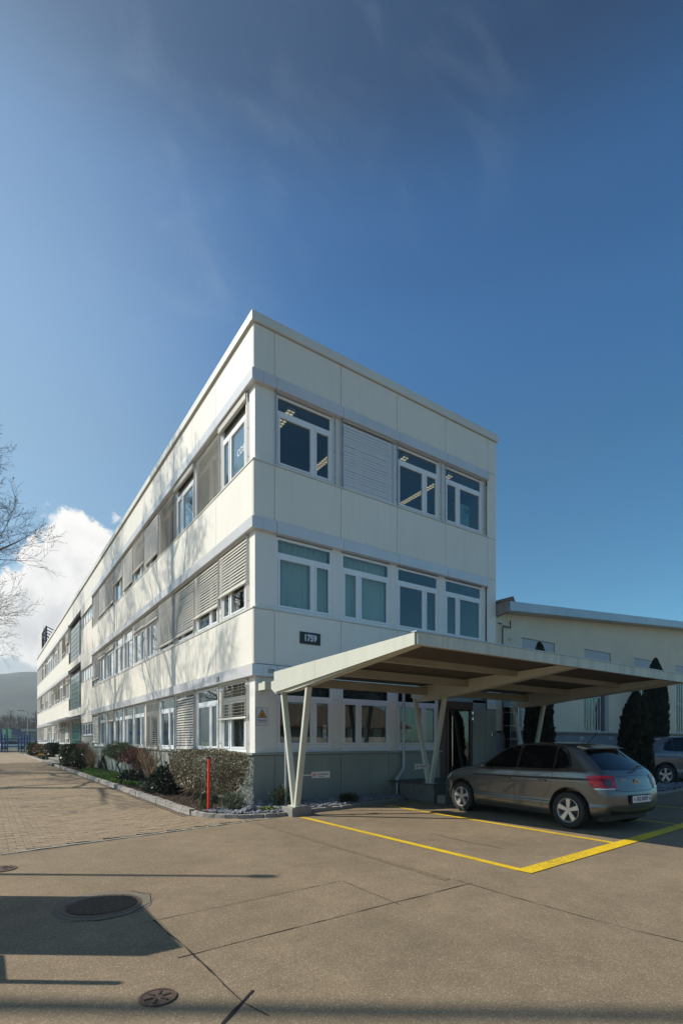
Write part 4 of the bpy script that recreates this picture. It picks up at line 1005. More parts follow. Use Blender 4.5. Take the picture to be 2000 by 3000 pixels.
def car_body_mesh(name='body'):
    st = [-1.985,-1.95,-1.88,-1.78,-1.65,-1.5,-1.3,-1.1,-.9,-.6,-.3,0,.15,.3,.45,.6,.75,.9,1.0,1.1,1.3,1.5,1.65,1.8,1.9,1.98,2.04,2.075]
    secs = [car_section(y) for y in st]; bm = bmesh.new(); n = len(secs[0]); loops = []
    for s in secs:
        r = [bm.verts.new(p) for p in s]; l = [bm.verts.new((-p[0], p[1], p[2])) for p in s[1:-1]]
        loops.append(r + l[::-1])
    m = len(loops[0])
    for a, b in zip(loops, loops[1:]):
        for i in range(m): bm.faces.new((a[i], a[(i+1) % m], b[(i+1) % m], b[i]))
    for s, lp, sg in ((secs[0], loops[0], -1), (secs[-1], loops[-1], 1)):
        cols = (-1, -.55, 0, .55, 1); grid = []
        for i in range(n):
            row = []
            for c in cols:
                if i in (0, n-1): row.append(lp[i] if True else None); continue
                if c == 1: row.append(lp[i])
                elif c == -1: row.append(lp[m-i])
                else: x, y, z = s[i]; row.append(bm.verts.new((x*c, y + sg*.085*(1-c*c)*(1 if z < 1.0 else .8), z)))
            grid.append(row)
        for i in range(n-1):
            for j in range(4):
                q = [grid[i][j], grid[i][j+1], grid[i+1][j+1], grid[i+1][j]]; u = []
                for v in q:
                    if v not in u: u.append(v)
                if len(u) >= 3:
                    try: bm.faces.new(u)
                    except ValueError: pass
    cl = bm.edges.layers.float.new('crease_edge')
    for lp, lq in zip(loops, loops[1:]):
        for i, cv in ((4,.55),(5,.4),(8,.9),(9,.6),(11,.5),(15,.5)):
            for j in (i, m-i):
                e_ = bm.edges.get((lp[j], lq[j]))
                if e_ is not None: e_[cl] = cv
    bmesh.ops.recalc_face_normals(bm, faces=bm.faces)
    me = bpy.data.meshes.new(name); bm.to_mesh(me); bm.free(); return me
def eval_mods(o, name):
    dg = bpy.context.evaluated_depsgraph_get(); me = bpy.data.meshes.new_from_object(o.evaluated_get(dg)); me.name = name; return me
WY = (-1.275, 1.275); WR = .312
def build_body():
    me = car_body_mesh(); o = bpy.data.objects.new('tmp', me); COL.objects.link(o)
    md = o.modifiers.new('s', 'SUBSURF'); md.levels = 2; md.render_levels = 2; md.subdivision_type = 'CATMULL_CLARK'
    sm = eval_mods(o, 'body_smooth'); bm = bmesh.new(); bm.from_mesh(sm); bvh = BVHTree.FromBMesh(bm); bm.free()
    o.modifiers.clear(); o.data = sm
    cut = MB()
    for y in WY:
        for sx in (-1, 1): cut.lathe([(.0,sx*.60),(.375,sx*.60),(.375,sx*1.0),(.0,sx*1.0)], 40, 'x', (0, y, WR+.01))
    cm = cut.mesh('cut'); c = bpy.data.objects.new('tmpc', cm); COL.objects.link(c)
    b = o.modifiers.new('b', 'BOOLEAN'); b.operation = 'DIFFERENCE'; b.object = c; b.solver = 'EXACT'
    fm = eval_mods(o, 'body'); bpy.data.objects.remove(o); bpy.data.objects.remove(c)
    fm.polygons.foreach_set('use_smooth', [True]*len(fm.polygons)); fm.set_sharp_from_angle(angle=R(32))
    return fm, bvh
BODY, BVH = build_body()
def cast(axis, u, v):
    if axis == 'L': o, d = Vector((-3, u, v)), Vector((1,0,0))
    elif axis == 'Rr': o, d = Vector((3, u, v)), Vector((-1,0,0))
    elif axis == 'B': o, d = Vector((u, -4, v)), Vector((0,1,0))
    elif axis == 'F': o, d = Vector((u, 4, v)), Vector((0,-1,0))
    else: o, d = Vector((u, v, 4)), Vector((0,0,-1))
    loc, nrm, i, dist = BVH.ray_cast(o, d)
    if loc is None: return None, None
    if nrm.dot(d) > 0: nrm = -nrm
    return loc, nrm
def resample(pts, n):
    P = [Vector(p) for p in pts]; Ls = [0]
    for a, b in zip(P, P[1:]): Ls.append(Ls[-1] + (b-a).length)
    out = []
    for i in range(n+1):
        t = Ls[-1]*i/n
        for k in range(len(P)-1):
            if t <= Ls[k+1] + 1e-9: f = (t-Ls[k])/max(Ls[k+1]-Ls[k], 1e-9); out.append(P[k].lerp(P[k+1], f)); break
    return out
def ladder(axis, top, bot, off=.003, n=16, m=6):
    T_ = resample(top, n); B_ = resample(bot, n); vs = []; fs = []; last = None
    for j in range(m+1):
        for i in range(n+1):
            p = B_[i].lerp(T_[i], j/m); loc, nr = cast(axis, p.x, p.y)
            if loc is None: loc, nr = (last or (Vector((0,0,1)), Vector((0,0,1))))
            last = (loc, nr); vs.append(tuple(loc + nr*off))
    for j in range(m):
        for i in range(n): a = j*(n+1)+i; fs.append((a, a+1, a+n+2, a+n+1))
    mb = MB(); mb.add(vs, fs); return mb
def seam(axis, pts, w=.007, off=.0015, n=24):
    P = resample(pts, n); mb = MB(); vs = []; fs = []
    for i, p in enumerate(P):
        d = (P[min(i+1, n)] - P[max(i-1, 0)]).normalized(); s_ = Vector((-d.y, d.x))
        for sg in (-.5, .5):
            q = p + s_*w*sg; loc, nr = cast(axis, q.x, q.y)
            if loc is None: loc, nr = Vector(vs[-1]) if vs else Vector((0,0,0)), Vector((0,0,0))
            vs.append(tuple(loc + nr*off))
    for i in range(n): fs.append((2*i, 2*i+2, 2*i+3, 2*i+1))
    mb.add(vs, fs); return mb
def wheel(car, x, y, sx):
    w = bpy.data.objects.new('wheel', None); COL.objects.link(w); w.parent = car; w.location = (x, y, WR); w.scale = (sx, 1, 1)
    # outer face towards -X
    ty = MB().lathe([(.205,-.092),(.225,-.10),(.27,-.102),(.298,-.092),(.310,-.065),(.312,0),(.310,.065),(.298,.092),(.225,.1),(.205,.09),(.205,-.092)], 48, 'x')
    part('tyre', ty, mTyre, w, smooth=True, recalc=True)
    rm = MB().lathe([(.207,-.092),(.200,-.096),(.190,-.085),(.186,-.05),(.186,.05)], 48, 'x')
    for k in range(5):
        a = R(90) + k*2*math.pi/5
        def P(r, ww, d):
            c = Vector((0, math.cos(a), math.sin(a))); t_ = Vector((0, -math.sin(a), math.cos(a))); v = c*r + t_*ww; return (d, v.y, v.z)
        rm.add([P(.035,-.026,-.082), P(.035,.026,-.082), P(.190,.040,-.088), P(.190,-.040,-.088), P(.035,-.03,-.05), P(.035,.03,-.05), P(.188,.046,-.05), P(.188,-.046,-.05)],
               [(0,1,2,3),(4,7,6,5),(0,4,5,1),(1,5,6,2),(2,6,7,3),(3,7,4,0)])
    rm.lathe([(.0,-.086),(.034,-.086),(.042,-.078),(.055,-.07),(.055,-.05)], 24, 'x')
    part('rim', rm, mRim, w, smooth=True)
    part('brake_disc', MB().lathe([(.0,-.03),(.13,-.03),(.13,-.02),(.186,-.02),(.186,.0)], 32, 'x'), mRimD, w)
    nb = MB()
    for k in range(5):
        a = R(54) + k*2*math.pi/5; nb.lathe([(.0,-.076),(.009,-.076),(.009,-.06)], 8, 'x', (0, .052*math.cos(a), .052*math.sin(a)))
    part('wheel_bolt', nb, mDark, w)
def flip(mb): return MB().add([(-x, y, z) for x, y, z in mb.v], mb.f)
def make_car(name, label, loc, rz, paint, detail=True, scale=(1,1,1)):
    car = thing(name, label, 'car', loc, rz); car.scale = scale
    link('body', BODY if paint is mPaint else BODY.copy(), None, car)
    b = [c for c in kids(car) if c.name.startswith('body')][0]; b.data.materials.clear(); b.data.materials.append(paint)
    part('underbody', MB().box(-.62,.62,-1.75,1.8,.16,.30).box(-.62,.62,-1.6,1.6,.3,.62), mDark, car)
    W1t = [(.72,1.005),(.60,1.085),(.42,1.215),(.22,1.325),(.02,1.375),(-.10,1.388)]; W1b = [(.72,.972),(-.12,.985)]
    W2t = [(-.19,1.390),(-.5,1.398),(-.90,1.385)]; W2b = [(-.165,.987),(-.93,1.0)]
    W3t = [(-.955,1.365),(-1.01,1.345),(-1.11,1.26),(-1.21,1.12)]; W3b = [(-.965,1.003),(-1.02,1.005),(-1.15,1.02),(-1.23,1.06)]
    for sd in (1, -1):
        f = (lambda m: m) if sd == 1 else flip
        # dark surround, then panes
        sur_t = [(.80,.985),(.60,1.11),(.42,1.235),(.2,1.345),(.0,1.397),(-.5,1.412),(-.95,1.39),(-1.06,1.36),(-1.16,1.285),(-1.28,1.08)]
        sur_b = [(.80,.962),(0,.972),(-.9,.985),(-1.07,.99),(-1.21,1.005),(-1.29,1.05)]
        part('window_surround', f(ladder('L', sur_t, sur_b, .0015, 40, 6)), mBlack, car, smooth=True, recalc=False)
        for t_, b_ in ((W1t, W1b), (W2t, W2b), (W3t, W3b)): part('side_window', f(ladder('L', t_, b_, .004, 20, 6)), mCarGl, car, smooth=True, recalc=False)
        part('trim_strip', f(seam('L', [(.80,.958),(0,.968),(-.9,.981),(-1.25,.998)], .012, .004, 40)), mChrome, car, recalc=False)
        part('door_seam', f(seam('L', [(.86,.90),(.90,.62),(.86,.30)], .007)), mBlack, car, recalc=False)
        part('door_seam', f(seam('L', [(-.14,.97),(-.12,.75),(-.15,.30)], .007)), mBlack, car, recalc=False)
        part('door_seam', f(seam('L', [(-.94,.985),(-.96,.86),(-.93,.72),(-.80,.50),(-.73,.32),(-.66,.265),(-.15,.26),(.86,.27)], .007, .0015, 60)), mBlack, car, recalc=False)
        part('shoulder_shade_line', f(seam('L', [(1.35,.80),(1.0,.835),(0,.85),(-.9,.855),(-1.5,.865)], .005, .001, 60)), M('crease_shade', (.04,.036,.03), .5) if sd == 1 and 'crease_shade' not in bpy.data.materials else bpy.data.materials['crease_shade'], car, recalc=False)  # dark strip paints the shade along the shoulder fold
        part('fuel_flap', f(seam('L', [(-1.30+.085*math.cos(a), .74+.045*math.sin(a)) for a in (2*math.pi*i/20 for i in range(21))], .004, .0012, 40)), mBlack, car, recalc=False) if sd == 1 else None
        for hy in (.02, -.78):
            loc_, nr = cast('L', hy, .80)
            hm = MB(); hx = loc_.x
            hm.tube([(hx-.008, hy-.09, .785),(hx-.032, hy-.07, .787),(hx-.036, hy, .788),(hx-.032, hy+.07, .787),(hx-.008, hy+.09, .785)], [.010,.014,.015,.014,.010], 8)
            hm.lathe([(.0,-.003),(.035,-.003),(.04,.01)], 16, 'x', (hx, hy, .785))
            part('door_handle', f(hm), paint, car, smooth=True)
        mm = MB(); mx = -.90
        mm.add([(-.86,.60,.955),(-.86,.52,.96),(-.86,.52,1.03),(-.86,.60,1.02),(-1.03,.60,.935),(-1.03,.52,.945),(-1.03,.52,1.06),(-1.03,.60,1.05)], [(0,1,2,3),(4,7,6,5),(0,4,5,1),(1,5,6,2),(2,6,7,3),(3,7,4,0)])
        me = mm.mesh('door_mirror'); bm = bmesh.new(); bm.from_mesh(me); bmesh.ops.bevel(bm, geom=bm.edges[:], offset=.025, segments=3, affect='EDGES', clamp_overlap=True); bm.to_mesh(me); bm.free()
        if sd == -1:
            for v in me.vertices: v.co.x *= -1
            me.flip_normals()
        me.polygons.foreach_set('use_smooth', [True]*len(me.polygons)); link('door_mirror', me, paint, car)
        part('tail_lamp', f(ladder('L', [(-1.56,.90),(-1.64,.915),(-1.79,.915)], [(-1.58,.885),(-1.68,.74),(-1.79,.685)], .006, 12, 8)), mTail, car, smooth=True, recalc=False)
        part('tail_lamp', f(ladder('B', [(-.76,.915),(-.60,.915),(-.48,.90)], [(-.76,.69),(-.60,.685),(-.52,.69)], .008, 12, 8)), mTail, car, smooth=True, recalc=False)
        part('tail_lamp_core', f(ladder('B', [(-.74,.86),(-.56,.86)], [(-.72,.74),(-.57,.74)], .011, 8, 4)), mTail2, car, smooth=True, recalc=False)
        part('reverse_lamp', f(ladder('B', [(-.80,.713),(-.54,.713)], [(-.80,.69),(-.55,.69)], .012, 8, 2)), mLamp, car, recalc=False)
        part('head_lamp', f(ladder('L', [(1.60,.80),(1.80,.79),(1.93,.74)], [(1.66,.70),(1.80,.665),(1.95,.64)], .004, 10, 5)), mLamp, car, smooth=True, recalc=False)
        part('sill_strip', f(ladder('L', [(.88,.255),(-.88,.25)], [(.88,.20),(-.88,.20)], .004, 30, 2)), paint, car, recalc=False)
        part('tail_seam', f(seam('B', [(-.50,.93),(-.52,.80),(-.54,.66)], .007)), mBlack, car, recalc=False)
    part('rear_window', ladder('B', [(-.47,1.315),(0,1.33),(.47,1.315)], [(-.62,1.005),(0,.99),(.62,1.005)], .004, 30, 8), mCarGl, car, smooth=True, recalc=False)
    part('windscreen', ladder('T', [(-.56,.30),(0,.26),(.56,.30)], [(-.68,.92),(0,1.0),(.68,.92)], .004, 24, 8), mCarGl, car, smooth=True, recalc=False)
    part('spoiler', MB().prism([(-1.20,1.405),(-1.43,1.358),(-1.43,1.345),(-1.30,1.33),(-1.16,1.37)], lambda p, k: ((-.49,.49)[k], p[0], p[1])), paint, car, bevel=.008)
    part('brake_light', MB().box(-.16,.16,-1.433,-1.42,1.346,1.356), mTail2, car)
    part('hatch_seam', seam('B', [(-.545,.685),(-.3,.655),(.3,.655),(.545,.685)], .009, .002, 40), mBlack, car, recalc=False)
    part('hatch_shade_line', seam('B', [(-.50,.895),(0,.905),(.50,.895)], .006, .002, 40), mBlack, car, recalc=False)  # black strip paints the shade of the fold across the hatch
    part('lower_valance', ladder('B', [(-.66,.36),(-.3,.33),(.3,.33),(.66,.36)], [(-.60,.285),(0,.275),(.60,.285)], .006, 30, 3), mBlack, car, recalc=False)
    part('bumper_trim', seam('B', [(-.70,.40),(-.55,.375),(-.3,.36),(.3,.36),(.55,.375),(.70,.40)], .014, .010, 50), paint, car, recalc=False)
    part('plate_recess', ladder('B', [(-.30,.60),(.30,.60)], [(-.28,.445),(.28,.445)], .003, 12, 3), mBlack, car, recalc=False)
    part('wiper', MB().bar((.0,-1.89,1.02),(.30,-1.83,1.05),.018), mBlack, car)
    part('wiper_arm', MB().bar((.02,-1.90,1.0),(.22,-1.83,1.06),.014), mBlack, car)
    ant = MB().tube([(0,-1.05,1.43),(0,-1.07,1.46),(0,-1.25,1.64)], [.016,.007,.004], 8)
    part('antenna', ant, mBlack, car, smooth=True)
    for sx, y in ((-1, WY[0]), (-1, WY[1]), (1, WY[0]), (1, WY[1])): wheel(car, sx*.775, y, 1 if sx < 0 else -1)
    for sd in (1, -1):
        for y in WY:
            lip = MB(); pts = []
            for i in range(25):
                a = R(-14) + i*R(208)/24; yy, zz = y + .383*math.cos(a), WR + .01 + .383*math.sin(a)
                l_, n_ = cast('L', yy, zz)
                if l_ is not None: pts.append((l_.x+.004, yy, zz))
            lip.tube(pts, .012, 6); part('arch_lip', flip(lip) if sd == -1 else lip, paint, car, smooth=True)
    if detail:
        pl = part('licence_plate', MB().box(-.25,.25,-2.035,-2.02,.475,.585), mWhite, car)
        lettering('SG·2059', .092, mBlack, pl, (.0,-2.0365,.532), bold=.0016, sx=.98)
        part('crest', MB().box(-.228,-.198,-2.0375,-2.035,.51,.55), mTail, pl); part('crest', MB().box(.198,.228,-2.0375,-2.035,.51,.55), M('crest_green', (.02,.12,.05), .5), pl)
        part('plate_frame', MB().box(-.26,.26,-2.02,-1.95,.465,.595), mBlack, car)
        l_, n_ = cast('B', 0, .80); yy = l_.y-.006
        em = part('emblem', ring_mb(TR, 0, .80, .046, .054, yy-.006, yy), mChrome, car)
        part('emblem_disc', MB().lathe([(.0,-.001),(.046,-.001),(.046,.004)], 24, 'y', (0, yy, .80)), mBlack, em)
        v = MB()
        for p, q in (((-.018,.838),(0,.806)),((.018,.838),(0,.806)),((-.040,.822),(-.018,.764)),((-.018,.764),(0,.795)),((0,.795),(.018,.764)),((.018,.764),(.040,.822))):
            v.bar((p[0], yy-.004, p[1]), (q[0], yy-.004, q[1]), .007, .005, up=(0,1,0))
        part('emblem_letters', v, mChrome, em)
        for i in range(9): pass
        lettering('COMFORTLINE', .024, mChrome, car, (-.33, yy+.012, .845))
    return car
make_car('hatchback_car', 'brown grey five door hatchback parked under the canopy edge, rear towards the viewer', (4.17,-4.27,0), R(-4.4), mPaint)
make_car('silver_car', 'silver car cut off by the right picture edge behind the thuja', (15.0,-2.5,.02), R(-118), mPaintS, False, (1.06,1.12,1.12))

# ------------------------------------------------------------------ plants
def quad(vs, fs, c, a, b):
    i = len(vs); vs += [c-a-b*.2, c-b, c+a-b*.2, c+a*.6+b*.6, c+b*1.0, c-a*.6+b*.6]; fs.append((i, i+1, i+2, i+3, i+4, i+5))
def rvec(r):
    while True:
        v = Vector((r.uniform(-1,1), r.uniform(-1,1), r.uniform(-1,1)))
        if .05 < v.length < 1: return v.normalized()
def leafy(name, label, cat, loc, fn, n, ls, mat, stems=None, group=None, seed=1, aspect=.5, mstem=None, up=.0, parent=None):
    r = random.Random(seed); vs = []; fs = []
    for i in range(n):
        p, nr = fn(r); d = (nr*.8 + rvec(r)*.8 + Vector((0,0,up))).normalized(); s_ = d.cross(rvec(r)).normalized(); l = ls*r.uniform(.55, 1.25)
        quad(vs, fs, p, s_*l*aspect, d*l)
    t = thing(name, label, cat, loc, 0, group)
    me = ME([tuple(v) for v in vs], fs, 'foliage'); link('foliage', me, mat, t)
    if stems:
        mb = MB()
        for p, q, r0 in stems(r): 
            m_ = (Vector(p)+Vector(q))/2 + rvec(r)*.04; mb.tube([p, m_, q], [r0, r0*.8, r0*.5], 5)
        part('stem', mb, mstem or mBark, t)
    return t
def rbox(hx, hy, z0, z1, lump=.12, und=.0, taper=0.):
    def fn(r):
        n = rvec(r); e = 4.5
        k = (abs(n.x)**e + abs(n.y)**e + abs(n.z)**e)**(-1/e)
        depth = 1 - abs(r.gauss(0, .07)) + lump*(noise.noise(Vector((n.x*2.2, n.y*2.2, n.z*2.2)) + Vector((hx*9, hy*7, 0)))) + lump*.6*noise.noise(n*6)
        p = Vector((n.x*k*hx*depth, n.y*k*hy*depth, (z0+z1)/2 + n.z*k*(z1-z0)/2*depth))
        f = 1 - taper*(1-(p.z-z0)/(z1-z0)); p.x *= f; p.y *= f
        return p, n
    return fn
def blob(rx, ry, rz, zc, lump=.25, core=.12):
    def fn(r):
        n = rvec(r); d = 1 - abs(r.gauss(0, core)) + lump*noise.noise(n*2.3 + Vector((rx*5, 0, 0))); return Vector((n.x*rx*d, n.y*ry*d, zc + n.z*rz*d)), n
    return fn
def stemsfn(k, rad, h, r0=.012, base=.1):
    def f(r):
        out = []
        for i in range(k):
            a = r.uniform(0, 6.28); out.append(((r.uniform(-base,base), r.uniform(-base,base), 0), (rad*math.cos(a)*r.random(), rad*math.sin(a)*r.random(), h*r.uniform(.6,1)), r0))
        return out
    return f
GZ = .07
leafy('clipped_shrub', 'big clipped block shrub with tiny pale bronze leaves by the building corner', 'shrub', (-.52, 1.55, GZ), rbox(.60, 1.80, .18, 1.20, .10, 0, .30), 21000, .021, mLeafPale, stemsfn(26, 1.1, .9, .012, .7), None, 11, .55)
leafy('low_shrub', 'dark leafy shrub tucked left of the big clipped shrub', 'shrub', (-.78, 3.75, GZ), blob(.42,.62,.38,.36,.35), 2600, .045, mLeafDark, stemsfn(8,.3,.5), None, 12)
leafy('small_box_bush', 'small round olive bush at the kerb in front of the mulch', 'bush', (-1.12, 4.35, GZ), blob(.22,.28,.16,.14,.15), 2200, .022, mLeafGrey, None, None, 13)
leafy('grey_tuft', 'small blue grey tuft left of the round olive bush', 'plant', (-.95, 5.35, GZ), blob(.16,.22,.17,.15,.3), 900, .04, M('leaf_blue', (.06,.08,.065), .6, var=.2), None, None, 14)
leafy('pine_bush', 'small trained pine with a flat green crown over a crooked trunk', 'tree', (-.45, 11.4, GZ), blob(.52,1.25,.34,1.0,.5,.22), 9000, .05, mPine, lambda r: [((0,0,0),(-.05,.35,.45),.05),((-.05,.35,.45),(.0,-.1,.85),.045),((0,-.1,.85),(.2,.8,1.05),.025),((0,-.1,.85),(-.2,-.8,1.0),.025)], None, 15, .12)
leafy('red_shrub', 'low spreading bush with reddish brown foliage beside the pine', 'bush', (-.45, 9.0, GZ), blob(.45,.95,.30,.85,.5,.3), 2600, .04, mRedTw, stemsfn(24,.8,1.0,.01,.3), None, 16, .35, mRedTw)
leafy('creeping_bush', 'low dark creeping bush in front of the bare shrub', 'bush', (-.75, 8.0, GZ), blob(.40,.9,.22,.16,.4), 1800, .05, mLeafDark, None, None, 17)
leafy('dwarf_conifer', 'tiny cone shaped grey conifer between pine and tan shrub', 'conifer', (-.35, 15.6, GZ), lambda r: (lambda z,a: (Vector((.2*(1-z/.75)*math.cos(a), .2*(1-z/.75)*math.sin(a), z)), Vector((math.cos(a), math.sin(a), .4))))(r.uniform(0,.75), r.uniform(0,6.28)), 1200, .03, M('leaf_blue2', (.05,.065,.05), .6), None, None, 18)
leafy('tan_shrub', 'bare tan twiggy shrub beside the glossy rounded bush', 'shrub', (-.6, 17.3, GZ), blob(.35,.7,.4,.6,.4,.4), 500, .03, mTanTw, stemsfn(60,.5,1.05,.009,.15), None, 19, .3, mTanTw)
leafy('glossy_bush', 'rounded glossy bush with pale flowers near the grass', 'bush', (-.85, 18.9, GZ), blob(.50,1.0,.48,.50,.2), 4200, .055, mLeafGl, None, None, 20)
leafy('pink_bush', 'thin pinkish brown bush rising behind the glossy bush', 'bush', (-.45, 21.2, GZ), blob(.4,1.0,.4,.95,.5,.4), 1500, .05, M('leaf_pink', (.22,.12,.09), .7, var=.3), stemsfn(30,.5,1.2,.01,.2), None, 21, .4, mRedTw)
leafy('square_hedge', 'square evergreen hedge with glossy leaves right of the garden steps', 'hedge', (-.85, 22.75, GZ), rbox(.50,1.15,.0,1.22,.08), 7000, .06, mLeafGl, None, 'evergreen hedges flanking the steps', 22)
leafy('square_hedge', 'dark square hedge left of the garden steps by the yellow flowers', 'hedge', (-.72, 33.2, GZ), rbox(.52,2.0,.0,1.25,.07), 7000, .07, mLeafDark, None, 'evergreen hedges flanking the steps', 23)
leafy('olive_bush', 'olive green bush behind the yellow flowers', 'bush', (-.6, 38.5, GZ), blob(.5,2.2,.5,.5,.3), 3500, .09, M('leaf_olive', (.09,.10,.035), .6, var=.4), None, None, 24)
leafy('brown_bush', 'brown twiggy bush near the far end of the bed', 'bush', (-.8, 44.5, GZ), blob(.45,2.0,.5,.6,.3), 2500, .09, M('leaf_brown', (.16,.085,.05), .7, var=.4), None, None, 25)
leafy('end_hedge', 'green hedge block at the far end of the planting bed', 'hedge', (-1.0, 50.0, GZ), rbox(.40,2.2,.0,1.2,.1), 3500, .10, mLeafGl, None, None, 26)
leafy('lavender_bush', 'feathery grey green rosemary bush on the slate chippings', 'bush', (-.72, -.52, GZ), blob(.26,.34,.20,.16,.35,.5), 1500, .055, mLeafGrey, None, None, 27, .10, None, 1.2)
leafy('juniper_bush', 'sparse yellow green juniper against the shaded plinth', 'bush', (.42, -.62, GZ), blob(.30,.24,.24,.22,.5,.45), 1300, .04, M('leaf_jun', (.10,.11,.035), .6, var=.4), stemsfn(14,.3,.35,.006,.05), None, 28, .2, None, .6)
leafy('stonecrop', 'low yellow green stonecrop cushion between the slate stones', 'plant', (-.20, -1.10, GZ), blob(.20,.15,.05,.04,.3), 900, .022, mLeafYel, None, None, 29)
leafy('shade_tuft', 'dark grass tuft in the stones below the second window', 'plant', (1.95, -.85, GZ), blob(.28,.2,.12,.1,.3,.5), 900, .06, mLeafDark, None, None, 30, .12, None, 1.)
# daffodil leaves: upright blades
def blades(name, label, cat, loc, n, rx, ry, h, w, mat, seed, grp=None, k=None, flower=None):
    r = random.Random(seed); vs = []; fs = []
    for i in range(n):
        a = r.uniform(0,6.28); q = math.sqrt(r.random()); x, y = q*rx*math.cos(a), q*ry*math.sin(a); hh = h*r.uniform(.6,1.1); t = r.uniform(0,6.28); lx, ly = .28*hh*r.uniform(-1,1), .28*hh*r.uniform(-1,1)
        ww = w*r.uniform(.6,1.2); c, s_ = math.cos(t)*ww, math.sin(t)*ww; b = len(vs)
        vs += [(x-c,y-s_,0),(x+c,y+s_,0),(x+lx*.4+c*.8,y+ly*.4+s_*.8,hh*.6),(x+lx*.4-c*.8,y+ly*.4-s_*.8,hh*.6),(x+lx,y+ly,hh)]
        fs += [(b,b+1,b+2,b+3),(b+3,b+2,b+4)]
    me = ME(vs, fs, 'blades')
    if k: o = link(name, me, mat, None, loc); o['kind'] = k; o['label'] = label; o['category'] = cat; return o
    t = thing(name, label, cat, loc, 0, grp); link('leaves', me, mat, t)
    if flower:
        mb = MB()
        for i in range(flower):
            a = r.uniform(0,6.28); q = math.sqrt(r.random()); p = Vector((q*rx*math.cos(a), q*ry*math.sin(a), h*r.uniform(.8,1.15)))
            for j in range(6):
                b_ = j*math.pi/3; d = Vector((math.cos(b_), math.sin(b_), .5)); s_ = Vector((-math.sin(b_), math.cos(b_), 0)); i0 = p + d*.09
                mb.add([p, p+d*.05+s_*.03, i0, p+d*.05-s_*.03], [(0,1,2,3)])
        part('flower', mb, mFlower, t, recalc=False)
    return t
blades('daffodil_clump', 'clump of upright daffodil leaves behind the red post', 'plant', (-1.12,-.12,GZ), 60, .14, .2, .36, .009, M('leaf_daff', (.06,.10,.03), .5, var=.3), 31)
blades('yellow_daffodils', 'yellow flowering daffodils at the kerb beyond the steps', 'flowers', (-.95,37.0,GZ), 400, .42, 2.2, .32, .03, M('leaf_daff2', (.05,.10,.02), .5), 32, None, None, 70)
blades('lawn', 'strip of bright green grass in the planting bed', 'grass', (-.82,11.9,GZ), 26000, .60, 5.3, .13, .008, mGrass, 33, None, 'stuff')
blades('daffodil_clump', 'short green leaf clump at the far kerb by the dark hedge', 'plant', (-1.1,32.4,GZ), 120, .2, .6, .3, .02, M('leaf_daff3', (.04,.09,.02), .5), 34)
# bare deciduous shrubs
def twigs(name, label, loc, n, h, spread, mat, seed, r0=.014):
    r = random.Random(seed); t = thing(name, label, 'shrub', loc); mb = MB()
    for i in range(n):
        a = r.uniform(0,6.28); b = Vector((r.uniform(-.12,.12), r.uniform(-.22,.22), 0)); e = Vector((math.cos(a)*spread[0]*r.uniform(.3,1), math.sin(a)*spread[1]*r.uniform(.3,1), h*r.uniform(.6,1.05)))
        m1 = b.lerp(e,.4) + Vector((0,0,.12*h)) + rvec(r)*.05; m2 = b.lerp(e,.75) + rvec(r)*.05; mb.tube([b,m1,m2,e],[r0,r0*.75,r0*.5,r0*.25],5)
        for j in range(4):
            s_ = m1.lerp(e, r.random()); q = s_ + (rvec(r)+Vector((0,0,1.0))).normalized()*r.uniform(.12,.3); mb.tube([s_,(s_+q)/2+rvec(r)*.02,q],[r0*.4,r0*.3,r0*.15],4)
    part('stem', mb, mat, t, recalc=False); return t
twigs('bare_shrub', 'bare shrub of many pale brown stems against the green plinth', (-.42,6.9,GZ), 34, 1.28, (.45,1.0), mTanTw, 41, .017)
twigs('bare_shrub', 'bare shrub of dark reddish stems left of the pale stemmed shrub', (-.5,8.4,GZ), 30, 1.25, (.5,1.0), M('stem_dark', (.10,.055,.04), .8), 42)
twigs('rose_stems', 'few thin pruned rose stems behind the dark low shrub', (-.42,4.9,GZ), 9, 1.0, (.25,.7), M('stem_red', (.16,.08,.055), .8), 43, .011)
twigs('bare_twig_bush', 'small bare twig bush near the steps at the wall', (-.3,19.9,GZ), 20, 1.0, (.3,.8), mTanTw, 44, .01)

# bed soil, mulch and slate
bed = sheet('planting_bed', [(-1.4,-.4),(-1.2,-.85),(-.95,-1.15),(-.3,-1.42),(.2,-1.42),(.75,-1.26),(1.5,-1.2),(2.2,-1.0),(3.2,-.76),(3.9,-.64),(3.9,.05),(.05,.05),(.05,24.2),(-1.4,24.2)], .05, mSoil)
sheet('planting_bed_far', [(-1.4,31),(.05,31),(.05,57.4),(-1.4,54)], .05, mSoil)
def inpoly(x, y, P):
    c = False; j = len(P)-1
    for i in range(len(P)):
        if (P[i][1] > y) != (P[j][1] > y) and x < (P[j][0]-P[i][0])*(y-P[i][1])/(P[j][1]-P[i][1]) + P[i][0]: c = not c
        j = i
    return c
ICO = bmesh.new(); bmesh.ops.create_icosphere(ICO, subdivisions=1, radius=1); ICO_V = [v.co.copy() for v in ICO.verts]; ICO.verts.index_update(); ICO_F = [tuple(v.index for v in f.verts) for f in ICO.faces]; ICO.free()
OCT_V = [Vector(v) for v in ((1,0,0),(-1,0,0),(0,1,0),(0,-1,0),(0,0,1),(0,0,-1))]; OCT_F = [(0,2,4),(2,1,4),(1,3,4),(3,0,4),(2,0,5),(1,2,5),(3,1,5),(0,3,5)]
